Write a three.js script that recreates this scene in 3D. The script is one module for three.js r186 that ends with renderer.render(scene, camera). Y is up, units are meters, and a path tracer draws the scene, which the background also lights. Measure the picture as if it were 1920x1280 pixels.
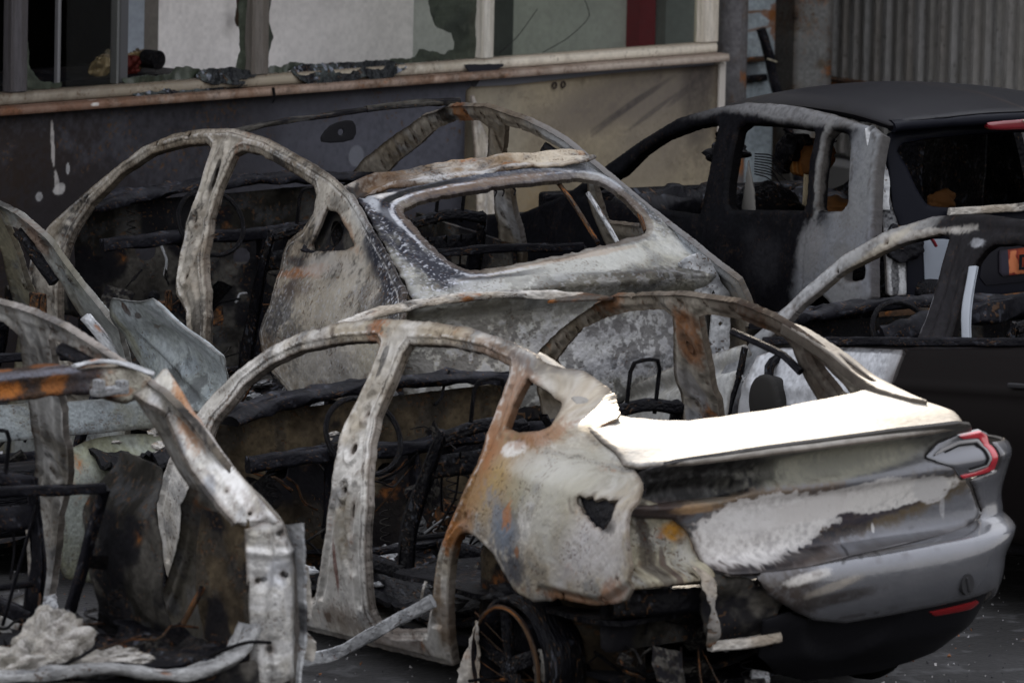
import * as THREE from 'three';
import { mergeGeometries } from 'three/addons/utils/BufferGeometryUtils.js';
import { RoundedBoxGeometry } from 'three/addons/geometries/RoundedBoxGeometry.js';
import { FontLoader } from 'three/addons/loaders/FontLoader.js';
import { TextGeometry } from 'three/addons/geometries/TextGeometry.js';

// ------------------------------------------------------------------ camera, sky, sun, exposure
const scene = new THREE.Scene();
const camera = new THREE.PerspectiveCamera(5.2352, 1024 / 682, 1, 1500);
{
  const pitch = 0.1274, yaw = 0.5585, roll = 0.0227;
  const eye = new THREE.Vector3(-15.9557, 5.0929, 25.4324);
  const fw = new THREE.Vector3(Math.sin(yaw) * Math.cos(pitch), -Math.sin(pitch), -Math.cos(yaw) * Math.cos(pitch));
  const rt = new THREE.Vector3(Math.cos(yaw), 0, Math.sin(yaw));
  const up = new THREE.Vector3().crossVectors(rt, fw);
  camera.position.copy(eye);
  camera.up.copy(up).multiplyScalar(Math.cos(roll)).addScaledVector(rt, -Math.sin(roll));
  camera.lookAt(eye.clone().addScaledVector(fw, 30));
  camera.focus = 33.2; camera.userData.fStop = 5.2;
}
const renderer = new THREE.WebGLRenderer({ antialias: true });
renderer.toneMapping = THREE.LinearToneMapping;
renderer.toneMappingExposure = 3.5;
renderer.shadowMap.enabled = true;
const SUN = new THREE.Vector3(0.50, 0.58, -0.86).normalize();
{
  const W = 512, H = 256, px = new Float32Array(W * H * 4);
  for (let j = 0; j < H; j++) for (let i = 0; i < W; i++) {
    const el = (j + .5) / H * Math.PI - Math.PI / 2, az = (i + .5) / W * 2 * Math.PI;
    const d = [Math.cos(el) * Math.cos(az), Math.sin(el), Math.cos(el) * Math.sin(az)];
    const h = Math.max(0, d[1]), t = 1 - Math.pow(1 - h, 3);
    const c = [.90 - .34 * t, .875 - .30 * t, .85 - .22 * t], k = d[1] < 0 ? .08 : 1.0 * (.33 + .67 * h);
    const o = (j * W + i) * 4;
    for (let q = 0; q < 3; q++) px[o + q] = c[q] * k;
    px[o + 3] = 1;
  }
  const sky = new THREE.DataTexture(px, W, H, THREE.RGBAFormat, THREE.FloatType);
  sky.mapping = THREE.EquirectangularReflectionMapping; sky.magFilter = sky.minFilter = THREE.LinearFilter; sky.needsUpdate = true;
  scene.background = sky; scene.environment = sky;
}
const sun = new THREE.DirectionalLight(0xfff0dc, 2.2);
sun.position.copy(SUN).multiplyScalar(60); sun.castShadow = true;
Object.assign(sun.shadow.camera, { left: -20, right: 20, top: 20, bottom: -20, near: 1, far: 140 });
sun.shadow.mapSize.set(2048, 2048);
scene.add(sun);

// ------------------------------------------------------------------ noise and textures
function mulberry(a) { return () => { a |= 0; a = a + 0x6D2B79F5 | 0; let t = Math.imul(a ^ a >>> 15, 1 | a); t = t + Math.imul(t ^ t >>> 7, 61 | t) ^ t; return ((t ^ t >>> 14) >>> 0) / 4294967296; }; }
function hash(x, y, s) { let h = Math.imul(x, 374761393) ^ Math.imul(y, 668265263) ^ Math.imul(s, 1274126177); h = Math.imul(h ^ h >>> 13, 1274126177); h = Math.imul(h ^ h >>> 15, 2246822519); return ((h ^ h >>> 16) >>> 0) / 4294967296; }
function n2(x, y, s, P = 0) {                       // value noise; P = whole-number period, 0 for none
  let xi = Math.floor(x), yi = Math.floor(y); const fx = x - xi, fy = y - yi;
  let x1 = xi + 1, y1 = yi + 1;
  if (P) { xi = ((xi % P) + P) % P; x1 = ((x1 % P) + P) % P; yi = ((yi % P) + P) % P; y1 = ((y1 % P) + P) % P; }
  const u = fx * fx * (3 - 2 * fx), v = fy * fy * (3 - 2 * fy);
  const a = hash(xi, yi, s), b = hash(x1, yi, s), c = hash(xi, y1, s), d = hash(x1, y1, s);
  return a + (b - a) * u + (c - a) * v + (a - b - c + d) * u * v;
}
function fbm(x, y, s, o = 4, P = 0) { let v = 0, a = .5, t = 0; for (let i = 0; i < o; i++) { v += a * n2(x, y, s + i * 17, P); t += a; x *= 2; y *= 2; P *= 2; a *= .55; } return v / t; }
const toS = c => { c = Math.min(1, Math.max(0, c)); return 255 * (c <= .0031308 ? c * 12.92 : 1.055 * Math.pow(c, 1 / 2.4) - .055); };
// fn(X, Y, o) writes o.c (linear rgb), o.r (roughness), o.h (height 0..1)
function tex3(x0, y0, wm, hm, res, fn, wantRough = false, bump = true, wrap = false) {
  const w = Math.max(32, Math.min(1024, Math.round(wm * res))), h = Math.max(32, Math.min(1024, Math.round(hm * res)));
  const A = new Uint8Array(w * h * 4), B = wantRough && new Uint8Array(w * h * 4), C = bump && new Uint8Array(w * h * 4);
  const o = { c: [0, 0, 0], r: .85, h: .5 };
  for (let j = 0; j < h; j++) for (let i = 0; i < w; i++) {
    fn(x0 + (i + .5) / w * wm, y0 + (j + .5) / h * hm, o);
    const k = (j * w + i) * 4;
    A[k] = toS(o.c[0]); A[k + 1] = toS(o.c[1]); A[k + 2] = toS(o.c[2]); A[k + 3] = 255;
    if (B) { B[k] = B[k + 2] = 0; B[k + 1] = 255 * clamp(o.r); B[k + 3] = 255; }
    if (C) { C[k] = C[k + 1] = C[k + 2] = 255 * clamp(o.h); C[k + 3] = 255; }
  }
  const mk = (d, srgb) => { const t = new THREE.DataTexture(d, w, h, THREE.RGBAFormat); if (srgb) t.colorSpace = THREE.SRGBColorSpace; t.magFilter = THREE.LinearFilter; t.minFilter = THREE.LinearMipmapLinearFilter; t.generateMipmaps = true; t.wrapS = t.wrapT = wrap ? THREE.RepeatWrapping : THREE.ClampToEdgeWrapping; t.needsUpdate = true; return t; };
  return { map: mk(A, true), rough: B && mk(B), bump: C && mk(C) };
}
// ---- shared surfaces (pasted into scene.js)
const clamp = (x, a = 0, b = 1) => Math.min(b, Math.max(a, x));
const mix = (a, b, t) => a + (b - a) * t;
const smooth = (a, b, x) => { const t = clamp((x - a) / (b - a)); return t * t * (3 - 2 * t); };
// piecewise monotone-ish cubic through [x, y] pairs
function curve(pts) {
  const n = pts.length, m = [];
  for (let i = 0; i < n; i++) {
    const a = pts[Math.max(0, i - 1)], b = pts[Math.min(n - 1, i + 1)];
    m.push((b[1] - a[1]) / (b[0] - a[0]));
  }
  return x => {
    if (x <= pts[0][0]) return pts[0][1] + (x - pts[0][0]) * m[0];
    if (x >= pts[n - 1][0]) return pts[n - 1][1] + (x - pts[n - 1][0]) * m[n - 1];
    let i = 0; while (x > pts[i + 1][0]) i++;
    const h = pts[i + 1][0] - pts[i][0], t = (x - pts[i][0]) / h, t2 = t * t, t3 = t2 * t;
    return (2 * t3 - 3 * t2 + 1) * pts[i][1] + (t3 - 2 * t2 + t) * h * m[i] + (-2 * t3 + 3 * t2) * pts[i + 1][1] + (t3 - t2) * h * m[i + 1];
  };
}
// saloon: half width of the body side by height, in the cabin and over the boot
const SAL_CAB = curve([[.1, .88], [.3, .93], [.6, .95], [.8, .92], [.95, .86], [1.03, .80], [1.2, .715], [1.39, .63], [1.5, .555]]);
const SAL_AFT = curve([[.1, .88], [.3, .93], [.6, .95], [.8, .925], [.92, .888], [.95, .868], [.99, .80], [1.02, .772], [1.08, .73], [1.13, .675], [1.155, .59], [1.175, .45], [1.22, .1]]);
const salSide = s => (z, y) => [s * mix(SAL_CAB(y), SAL_AFT(y - .02 * clamp((1.9 - z) / .4) + .032 * smooth(1.75, 2.15, z)), smooth(1.25, 1.75, z)), y, z];
// saloon boot deck: x across, z back
const SAL_DECK = curve([[1.2, 1.19], [1.45, 1.175], [1.7, 1.155], [2.0, 1.115], [2.2, 1.07], [2.3, 1.05]]);
const salDeck = (x, z) => [x * (1 + (x > 0 ? .125 * smooth(.4, .9, x) * smooth(1.5, 2.1, z) : 0)), SAL_DECK(z) - .015 * (x / .6) ** 2 - .6 * Math.max(0, Math.abs(x) - .6) ** 2 + .010 * smooth(-.5, -.62, x) * smooth(2.1, 1.9, z), z - .05 * (x / .7) ** 2 * smooth(1.9, 2.2, z)];
// tail in plan: distance along the tail -> x and setback
const TAIL_X = curve([[0, 0], [.35, .35], [.6, .6], [.78, .775], [.92, .895], [1.02, .955], [1.15, .985], [1.5, .99]]);
const TAIL_Z = curve([[0, 0], [.35, -.012], [.6, -.035], [.78, -.075], [.92, -.15], [1.02, -.235], [1.15, -.36], [1.5, -.71]]);
const tail = (zr, wid) => (p, y) => { const s = Math.sign(p) || 1, a = Math.abs(p); const x = s * TAIL_X(a) * wid(y); return [x * (1 + (x > 0 ? .125 * smooth(.4, .9, x) * smooth(.5, .70, y) : 0)), y, zr(y) + TAIL_Z(a)]; };
const SAL_TAILZ = curve([[.15, 2.12], [.3, 2.22], [.42, 2.30], [.55, 2.32], [.62, 2.29], [.645, 2.22], [.66, 2.17], [.75, 2.155], [.85, 2.165], [.9, 2.18], [.95, 2.155], [1.0, 2.15], [1.04, 2.19], [1.07, 2.22]]);
const salTail = tail(SAL_TAILZ, y => SAL_AFT(Math.min(y, .95)) / .95 * (1 + .1 * smooth(.7, .95, y)));
// crossover
const CRO = curve([[.1, .90], [.3, .95], [.7, .98], [.9, .95], [1.04, .89], [1.12, .84], [1.3, .76], [1.55, .66], [1.7, .57]]);
const croSide = s => (z, y) => [s * CRO(y), y, z];
const HZ = curve([[-.15, 1.30], [0, 1.42], [.25, 1.66], [.5, 1.9], [.75, 2.13], [.92, 2.29], [1.0, 2.345], [1.06, 2.335], [1.15, 2.28], [1.3, 2.29], [1.5, 2.32], [1.7, 2.3]]);
const HY = curve([[-.15, 1.57], [0, 1.535], [.25, 1.45], [.5, 1.335], [.75, 1.21], [.92, 1.13], [1.0, 1.095], [1.06, 1.05], [1.15, .97], [1.3, .83], [1.5, .64], [1.7, .45]]);
const croHatch = (x, t) => [x, HY(t) - .035 * (x / .65) ** 2 * (t < 1 ? 1 : Math.max(0, 1 - (t - 1) * 5)), HZ(t) - .12 * (x / .7) ** 2 - .5 * Math.max(0, Math.abs(x) - .72) ** 2 * 4];
// van
const VAN = curve([[.1, .84], [.4, .88], [.8, .89], [1.1, .87], [1.2, .85], [1.7, .72], [1.82, .62]]);
const vanSide = s => (z, y) => [s * VAN(y), y, z];
const VTZ = curve([[.3, 2.2], [.6, 2.25], [.9, 2.24], [1.2, 2.2], [1.4, 2.14], [1.72, 2.02], [1.78, 2.05]]);
const vanTail = (x, y) => [x, y, VTZ(y) - .07 * (x / .75) ** 2 - 1.2 * Math.max(0, Math.abs(x) - .7) ** 2];
const R = d => d * Math.PI / 180;
const POSE = {
  A: [0, 0, 0, 0, R(1.5), R(3)], B: [2.13, 0, -5.0, R(-3.4), 0, R(2.5)], C: [-3.4, 0, .33, 0, 0, R(2)],
  D: [-.8, -.1, -4.35, 0, R(1), R(2)], E: [3.11, 0, -.5, R(3.4), R(4.8), 0], G: [4.35, 0, -4.8, 0, 0, 0], W: [1.79, 0, -7.92, .2587, 0, 0], O: [0, 0, 0, 0, 0, 0],
};

// base colours of what fire leaves (linear)
const ASH = [.40, .385, .355], WHITE = [.60, .58, .55], TAN = [.235, .195, .135], GREY = [.185, .195, .20], BLUE = [.15, .18, .225], SOOT = [.006, .006, .008],
  RUST = [.22, .082, .022], BROWN = [.075, .042, .022], OLIVE = [.20, .19, .13], NIGHT = [.012, .014, .023], PALE = [.33, .36, .38];
const lerp3 = (c, d, m) => { c[0] += (d[0] - c[0]) * m; c[1] += (d[1] - c[1]) * m; c[2] += (d[2] - c[2]) * m; };
// a burnt sheet-metal painter; spots: [x, y, rx, ry, turn, colour, amount, softness, warp, roughness]
function burnt(p) {
  const q = Object.assign({ seed: 1, a: ASH, b: TAN, c: GREY, ab: .5, c_: .45, soot: .25, rust: .2, pits: .5, streak: 0, rough: .85, spots: [], f: 1, grain: 1 }, p), s = q.seed * 101;
  return (X, Y, o) => {
    const Yw = q.warpY ? q.warpY(X, Y) : Y, x = X * q.f + s * .37, y = Yw * q.f + s * .61, P = 0;
    const wx = fbm(x * 3, y * 3, s + 1, 3), wy = fbm(x * 3 + 9, y * 3, s + 2, 3);
    const n = fbm(x * 2.4 + wx, y * 2.4 + wy, s + 3, 5), m = fbm(x * 8 + wx * 2, y * 8 + wy * 2, s + 5, 4), k = fbm(x * 55, y * 55, s + 7, 3), f2 = n2(x * 190, y * 190, s + 8), bl = fbm(x * 1.1 + wy, y * 1.1, s + 9, 3);
    const st = q.streak ? fbm(x * 2.2, y * 26, s + 11, 3) : .5, st2 = q.streak ? fbm(x * 26, y * 2.2, s + 12, 3) : .5;
    const c = o.c; c[0] = q.a[0]; c[1] = q.a[1]; c[2] = q.a[2];
    lerp3(c, q.b, smooth(.30, .70, n + (m - .5) * .6 + (q.ab - .5)));
    lerp3(c, q.c, smooth(.45, .75, m + (q.c_ - .5)) * .75);
    if (q.streak) { const t = (st - .5) * q.streak + (st2 - .5) * q.streak * .6; for (let i = 0; i < 3; i++) c[i] *= 1 + t; }
    for (let i = 0; i < 3; i++) c[i] *= (1 + q.grain * (.76 * (k - .5) + .14 * (f2 - .5))) * (1 + .56 * q.grain * (bl - .5));
    let so = smooth(.62, .78, fbm(x * 3.1 + 5 + wy, y * 3.1 + wx, s + 21, 5) * .75 + k * .25 + (q.soot - .25) * .6);
    lerp3(c, SOOT, so * .9);
    const ru = smooth(.60, .76, fbm(x * 4.3 + 3, y * 4.3 + 8 + wx, s + 31, 5) * .8 + k * .2 + (q.rust - .2) * .6);
    lerp3(c, m > .52 ? RUST : BROWN, ru * .85);
    o.r = q.rough; o.h = .5 + (m - .5) * .5 + (k - .5) * .5 - so * .15;
    for (const z of q.spots) {
      const dx = X - z[0], dy = Y - z[1]; if (Math.abs(dx) > 2.2 * Math.max(z[2], z[3]) || Math.abs(dy) > 2.2 * Math.max(z[2], z[3])) continue;
      const t = z[4] * Math.PI / 180, ca = Math.cos(t), sa = Math.sin(t);
      const d = Math.hypot((dx * ca + dy * sa) / z[2], (dy * ca - dx * sa) / z[3]) + (z[8] ?? .5) * ((wx - .5) * 1.1 + (m - .5) * 1.7 + (k - .5) * 1.1);
      const w = z[6] * (1 - smooth(1 - z[7] * .65, 1 + z[7] * .35, d));
      if (w > 0) { lerp3(c, z[5], w * clamp(.72 + .8 * (k - .35) + .4 * (m - .4))); if (z[9] !== undefined) o.r += (z[9] - o.r) * w; }
    }
    if (q.mott) { const w = q.mott(X, Y); if (w > 0) { const t = fbm(x * 24 + wx * 2, y * 19, s + 51, 5) * .65 + k * .35, fl = fbm(x * 5, y * 5, s + 53, 3); lerp3(c, [.36, .36, .37], w * smooth(.48, .60, t + (fl - .5) * .8) * .8); lerp3(c, [.055, .05, .05], w * smooth(.50, .40, t + (fl - .5) * .8) * .9); o.h += (t - .5) * w * .6; } }
    if (q.speck) { const w = q.speck(X, Y); if (w > 0) { const t = smooth(.72, .84, n2(x * 115, y * 115, s + 55)) + .45 * smooth(.62, .76, fbm(x * 42, y * 42, s + 57, 3)); lerp3(c, [.40, .41, .44], clamp(w * t * .8)); } }
    if (q.over) q.over(X, Y, c, k, m, o);
    const pit = smooth(.74, .82, n2(x * 120, y * 120, s + 41)) * smooth(.5, .62, m) * q.pits * .8;
    if (pit > 0) { lerp3(c, BROWN, pit * .8); o.h -= pit * .3; }
  };
}
// spot welds, edge soot, and painted crease shade and highlight round a side's openings
const paintedSeams = polys => (X, Y, c, k, m, o) => {
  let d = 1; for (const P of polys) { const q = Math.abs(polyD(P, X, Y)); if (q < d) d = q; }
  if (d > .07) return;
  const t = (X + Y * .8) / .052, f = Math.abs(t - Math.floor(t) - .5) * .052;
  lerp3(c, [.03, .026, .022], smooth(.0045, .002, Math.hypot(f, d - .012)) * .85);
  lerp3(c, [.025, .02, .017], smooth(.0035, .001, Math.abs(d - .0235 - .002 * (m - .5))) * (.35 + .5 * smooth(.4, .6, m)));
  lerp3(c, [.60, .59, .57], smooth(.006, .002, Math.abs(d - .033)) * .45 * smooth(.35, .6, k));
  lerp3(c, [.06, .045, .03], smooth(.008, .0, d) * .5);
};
function texMat(paint, box, res = 220, o = {}) {
  const t = tex3(box[0], box[1], box[2] - box[0], box[3] - box[1], res, paint, !!o.roughMap);
  const m = new THREE.MeshPhysicalMaterial({ vertexColors: o.wear !== 0, specularIntensity: o.spec ?? (o.roughMap ? .8 : .22), map: t.map, bumpMap: t.bump, bumpScale: o.bump ?? .006, roughness: o.rough ?? .85, metalness: o.metal ?? 0, side: THREE.DoubleSide });
  if (t.rough) { m.roughnessMap = t.rough; m.roughness = 1; }
  if (o.coat) { m.clearcoat = o.coat; m.clearcoatRoughness = .08; }
  return m;
}
// tiling metal, one metre per repeat
function tileMat(p, o = {}) {
  const q = Object.assign({ seed: 1, a: ASH, b: TAN, c: GREY, ab: .5, soot: .25, rust: .2, k: 1 }, p), s = q.seed * 53;
  const t = tex3(0, 0, 1, 1, 512, (X, Y, u) => {
    const n = fbm(X * 4, Y * 4, s, 5, 4), m = fbm(X * 10, Y * 10, s + 3, 4, 10), k = fbm(X * 60, Y * 60, s + 5, 2, 60), g = fbm(X * 3, Y * 24, s + 9, 3, 24);
    const gg = fbm(X * 3, Y * 24, s + 9, 1, 72);
    const c = u.c; c[0] = q.a[0]; c[1] = q.a[1]; c[2] = q.a[2];
    lerp3(c, q.b, smooth(.32, .68, n + (q.ab - .5))); lerp3(c, q.c, smooth(.5, .72, m) * .7);
    for (let i = 0; i < 3; i++) c[i] *= (1 - .38 * (q.grain ?? 1)) + .76 * (q.grain ?? 1) * k;
    const so = smooth(.58, .74, fbm(X * 5, Y * 5, s + 21, 5, 5) + (q.soot - .25) * .7); lerp3(c, SOOT, so * .9);
    const ru = smooth(.56, .72, fbm(X * 6, Y * 6, s + 31, 5, 6) + (q.rust - .2) * .7); lerp3(c, m > .5 ? RUST : BROWN, ru * .85);
    const pit = smooth(.76, .84, n2(X * 100, Y * 100, s + 41, 100)) * smooth(.45, .6, m) * (q.pits ?? 1); lerp3(c, BROWN, pit * .7);
    if (q.glint) { const gl = smooth(.70, .8, n2(X * 50, Y * 50, s + 43, 50)) * smooth(.5, .65, m); lerp3(c, [.3, .33, .4], gl * q.glint); }  // bluish glints painted into the colour
    u.h = .5 + (m - .5) * .6 + (k - .5) * .5 - pit * .4; u.r = .85;
  }, false, true, true);
  return new THREE.MeshPhysicalMaterial({ specularIntensity: o.spec ?? .18, map: t.map, bumpMap: t.bump, bumpScale: o.bump ?? .006, roughness: o.rough ?? .85, metalness: o.metal ?? 0, side: THREE.DoubleSide });
}
const flat = (c, rough = .8, metal = 0, extra = {}) => new THREE.MeshPhysicalMaterial({ specularIntensity: Math.max(...c) < .06 ? .10 : .6, color: new THREE.Color().setRGB(...c), roughness: rough, metalness: metal, side: THREE.DoubleSide, ...extra });
const M = {
  ash: tileMat({ seed: 2, a: [.46, .44, .405], b: [.27, .235, .19], c: [.17, .165, .16], soot: .22, rust: .08 }),
  cool: tileMat({ seed: 3, a: [.46, .47, .48], b: [.28, .285, .29], c: [.15, .155, .165], soot: .24, rust: .06 }),
  tan: tileMat({ seed: 4, a: [.085, .066, .042], b: [.016, .012, .008], c: [.035, .032, .028], soot: .42, rust: -.02 }),
  dark: tileMat({ seed: 5, a: [.009, .009, .012], b: [.004, .004, .006], c: [.020, .020, .025], soot: .25, rust: -.3, glint: .07 }, { rough: .55, bump: .006 }),
  char: tileMat({ seed: 6, a: [.0045, .0045, .006], b: [.003, .003, .0045], c: [.012, .011, .011], soot: .3, rust: -.3, glint: .12 }, { rough: .5, bump: .012 }),
  rust: tileMat({ seed: 7, a: [.09, .052, .028], b: [.035, .022, .016], c: [.075, .07, .062], soot: .42, rust: .36 }),
  greyin: tileMat({ seed: 8, a: [.075, .07, .062], b: [.012, .011, .009], c: [.04, .041, .043], soot: .48, rust: -.02 }),
};

// ------------------------------------------------------------------ geometry helpers
const v3 = (a) => new THREE.Vector3(a[0], a[1], a[2]);
function inPoly(P, x, y) { let c = false; for (let i = 0, j = P.length - 1; i < P.length; j = i++) { const a = P[i], b = P[j]; if ((a[1] > y) !== (b[1] > y) && x < (b[0] - a[0]) * (y - a[1]) / (b[1] - a[1]) + a[0]) c = !c; } return c; }
function polyD(P, x, y) {
  let m = 1e9; for (let i = 0, j = P.length - 1; i < P.length; j = i++) {
    const ax = P[j][0], ay = P[j][1], bx = P[i][0] - ax, by = P[i][1] - ay, t = clamp(((x - ax) * bx + (y - ay) * by) / (bx * bx + by * by || 1e-9));
    const dx = x - ax - bx * t, dy = y - ay - by * t, d = dx * dx + dy * dy; if (d < m) m = d;
  }
  return Math.sqrt(m) * (inPoly(P, x, y) ? 1 : -1);
}
// closed Catmull-Rom through a polygon's corners
function soft(P, k = 3) { const n = P.length, o = []; for (let i = 0; i < n; i++) { const a = P[(i + n - 1) % n], b = P[i], c = P[(i + 1) % n], d = P[(i + 2) % n]; for (let j = 0; j < k; j++) { const t = j / k, t2 = t * t, t3 = t2 * t; o.push([0, 1].map(q => .5 * (2 * b[q] + (c[q] - a[q]) * t + (2 * a[q] - 5 * b[q] + 4 * c[q] - d[q]) * t2 + (3 * b[q] - a[q] - 3 * c[q] + d[q]) * t3))); } } return o; }
const boxOf = P => { const b = [1e9, 1e9, -1e9, -1e9]; for (const p of P) { b[0] = Math.min(b[0], p[0]); b[1] = Math.min(b[1], p[1]); b[2] = Math.max(b[2], p[0]); b[3] = Math.max(b[3], p[1]); } return b; };
// a piece of pressed metal: the region of a surface inside poly and outside holes, with thickness and rolled edges
function sheet({ wear = 1, poly, holes = [], cell = .016, pos, out = [-1, 0, 0], thick = .004, round = .008, rr = .5, step = 0, dent, ragged = 0, seed = 3, uvm, box }) {
  const bx = boxOf(poly), B = box || bx, nx = Math.max(2, Math.ceil((bx[2] - bx[0]) / cell)), ny = Math.max(2, Math.ceil((bx[3] - bx[1]) / cell));
  const D = new Float32Array((nx + 1) * (ny + 1));
  const at = (i, j) => [bx[0] + (bx[2] - bx[0]) * (i / nx * 1.002 - .001), bx[1] + (bx[3] - bx[1]) * (j / ny * 1.002 - .001)];
  const field = (x, y) => {
    let d = polyD(poly, x, y);
    for (const h of holes) { const e = Array.isArray(h[0]) ? -polyD(h, x, y) : (Math.hypot((x - h[0]) / h[2], (y - h[1]) / (h[3] ?? h[2])) - 1) * Math.min(h[2], h[3] ?? h[2]); if (e < d) d = e; }
    if (ragged) d += ragged * (fbm(x * 30, y * 30, seed, 3) - .5) * 2;
    return d;
  };
  for (let j = 0; j <= ny; j++) for (let i = 0; i <= nx; i++) { const [x, y] = at(i, j); D[j * (nx + 1) + i] = field(x, y); }
  const ab = [], dd = [], idx = [], key = new Map();
  const vert = k => { let q = key.get(k); if (q === undefined) { q = ab.length; key.set(k, q); const i = k % (nx + 1), j = (k - i) / (nx + 1); ab.push(at(i, j)); dd.push(D[k]); } return q; };
  const cut = (a, b) => { const kk = a < b ? a * 1e7 + b + .5 : b * 1e7 + a + .5; let q = key.get(kk); if (q === undefined) { q = ab.length; key.set(kk, q); const t = clamp(D[a] / (D[a] - D[b]), .02, .98), p = at(a % (nx + 1), Math.floor(a / (nx + 1))), r = at(b % (nx + 1), Math.floor(b / (nx + 1))); ab.push([mix(p[0], r[0], t), mix(p[1], r[1], t)]); dd.push(0); } return q; };
  const tri = (a, b, c) => {
    const T = [a, b, c], o = [];
    for (let i = 0; i < 3; i++) { const p = T[i], r = T[(i + 1) % 3]; if (D[p] >= 0) o.push(vert(p)); if ((D[p] >= 0) !== (D[r] >= 0)) o.push(cut(p, r)); }
    for (let i = 2; i < o.length; i++) idx.push(o[0], o[i - 1], o[i]);
  };
  for (let j = 0; j < ny; j++) for (let i = 0; i < nx; i++) { const a = j * (nx + 1) + i, b = a + 1, c = a + nx + 1, d = c + 1; if ((i + j) & 1) { tri(a, b, d); tri(a, d, c); } else { tri(a, b, c); tri(b, d, c); } }
  const n = ab.length, p = new Float32Array(n * 3), uv = new Float32Array(n * 2);
  for (let i = 0; i < n; i++) { const q = pos(ab[i][0], ab[i][1], dd[i]); p.set(q, i * 3); if (uvm) uv.set(uvm(ab[i][0], ab[i][1]), i * 2); else uv.set([(ab[i][0] - B[0]) / (B[2] - B[0]), (ab[i][1] - B[1]) / (B[3] - B[1])], i * 2); }
  const normals = () => {
    const N = new Float32Array(n * 3);
    for (let t = 0; t < idx.length; t += 3) { const a = idx[t] * 3, b = idx[t + 1] * 3, c = idx[t + 2] * 3; const ux = p[b] - p[a], uy = p[b + 1] - p[a + 1], uz = p[b + 2] - p[a + 2], wx = p[c] - p[a], wy = p[c + 1] - p[a + 1], wz = p[c + 2] - p[a + 2]; const m = [uy * wz - uz * wy, uz * wx - ux * wz, ux * wy - uy * wx]; for (const q of [a, b, c]) { N[q] += m[0]; N[q + 1] += m[1]; N[q + 2] += m[2]; } }
    for (let i = 0; i < n; i++) { const l = Math.hypot(N[i * 3], N[i * 3 + 1], N[i * 3 + 2]) || 1; N[i * 3] /= l; N[i * 3 + 1] /= l; N[i * 3 + 2] /= l; }
    return N;
  };
  let N = normals(), s = 0, N0; for (let i = 0; i < n; i++) s += N[i * 3] * out[0] + N[i * 3 + 1] * out[1] + N[i * 3 + 2] * out[2];
  if (s < 0) { for (let t = 0; t < idx.length; t += 3) { const q = idx[t + 1]; idx[t + 1] = idx[t + 2]; idx[t + 2] = q; } N = normals(); }
  N0 = N;
  for (let i = 0; i < n; i++) {
    let h = 0; const d = dd[i];
    if (d < round) { const e = 1 - d / round; h -= round * rr * (1 - Math.sqrt(Math.max(0, 1 - e * e))); }
    if (dent) h += dent(ab[i][0], ab[i][1], d);
    if (step) h -= (typeof step === 'function' ? step(ab[i][0], ab[i][1]) : step) * smooth(.026, .019, d + .008 * (fbm(ab[i][0] * 9, ab[i][1] * 9, seed + 71, 2) - .5));
    for (let q = 0; q < 3; q++) p[i * 3 + q] += N[i * 3 + q] * h;
  }
  N = normals();
  const col = new Float32Array(n * 3);
  for (let i = 0; i < n; i++) { const d = dd[i], x = ab[i][0], y = ab[i][1], q = fbm(x * 14, y * 14, seed + 61, 3), r = fbm(x * 34, y * 34, seed + 63, 2); const e = wear * (.62 * smooth(.012 + .03 * (q - .4), 0, d) + .5 * smooth(.55, .7, q) * smooth(.014, .0, Math.abs(d - .03 - .012 * (r - .5)))); col[i * 3] = 1 - e * .86; col[i * 3 + 1] = 1 - e * .92; col[i * 3 + 2] = 1 - e * .96; }
  const th = typeof thick === 'function' ? thick : () => thick;
  const pos2 = [...p], uv2 = [...uv], id = [...idx], col2 = [...col, ...col];
  for (let i = 0; i < n; i++) { const t = th(ab[i][0], ab[i][1]); for (let q = 0; q < 3; q++) pos2.push(p[i * 3 + q] - N0[i * 3 + q] * t); uv2.push(uv[i * 2], uv[i * 2 + 1]); }
  for (let t = 0; t < idx.length; t += 3) id.push(idx[t] + n, idx[t + 2] + n, idx[t + 1] + n);
  const edges = new Map();
  for (let t = 0; t < idx.length; t += 3) for (let e = 0; e < 3; e++) { const a = idx[t + e], b = idx[t + (e + 1) % 3], k = a < b ? a * 1e7 + b : b * 1e7 + a; edges.set(k, edges.has(k) ? null : [a, b]); }
  let m = 2 * n;
  for (const e of edges.values()) if (e) { const [a, b] = e; const tt = th(ab[a][0], ab[a][1]), wu = uvm ? tt : tt / (B[2] - B[0]), wv = uvm ? tt : tt / (B[3] - B[1]), ex = Math.abs(ab[b][0] - ab[a][0]) > Math.abs(ab[b][1] - ab[a][1]); for (const q of [a, b, a + n, b + n]) { pos2.push(pos2[q * 3], pos2[q * 3 + 1], pos2[q * 3 + 2]); const bk = q >= n; let u = uv2[q * 2] + (bk && !ex ? wu * (uv2[q * 2] > .5 ? -1 : 1) : 0), v = uv2[q * 2 + 1] + (bk && ex ? wv * (uv2[q * 2 + 1] > .5 ? -1 : 1) : 0); uv2.push(u, v); const qq = (q % n) * 3, w9 = bk ? .8 : 1; col2.push(col[qq] * w9, col[qq + 1] * w9, col[qq + 2] * w9); } id.push(m, m + 2, m + 1, m + 1, m + 2, m + 3); m += 4; }
  const g = new THREE.BufferGeometry(); g.setAttribute('position', new THREE.Float32BufferAttribute(pos2, 3)); g.setAttribute('uv', new THREE.Float32BufferAttribute(uv2, 2)); g.setAttribute('color', new THREE.Float32BufferAttribute(col2, 3)); g.setIndex(id); g.computeVertexNormals();
  return g;
}
const metre = (a, b) => [a, b];
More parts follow.
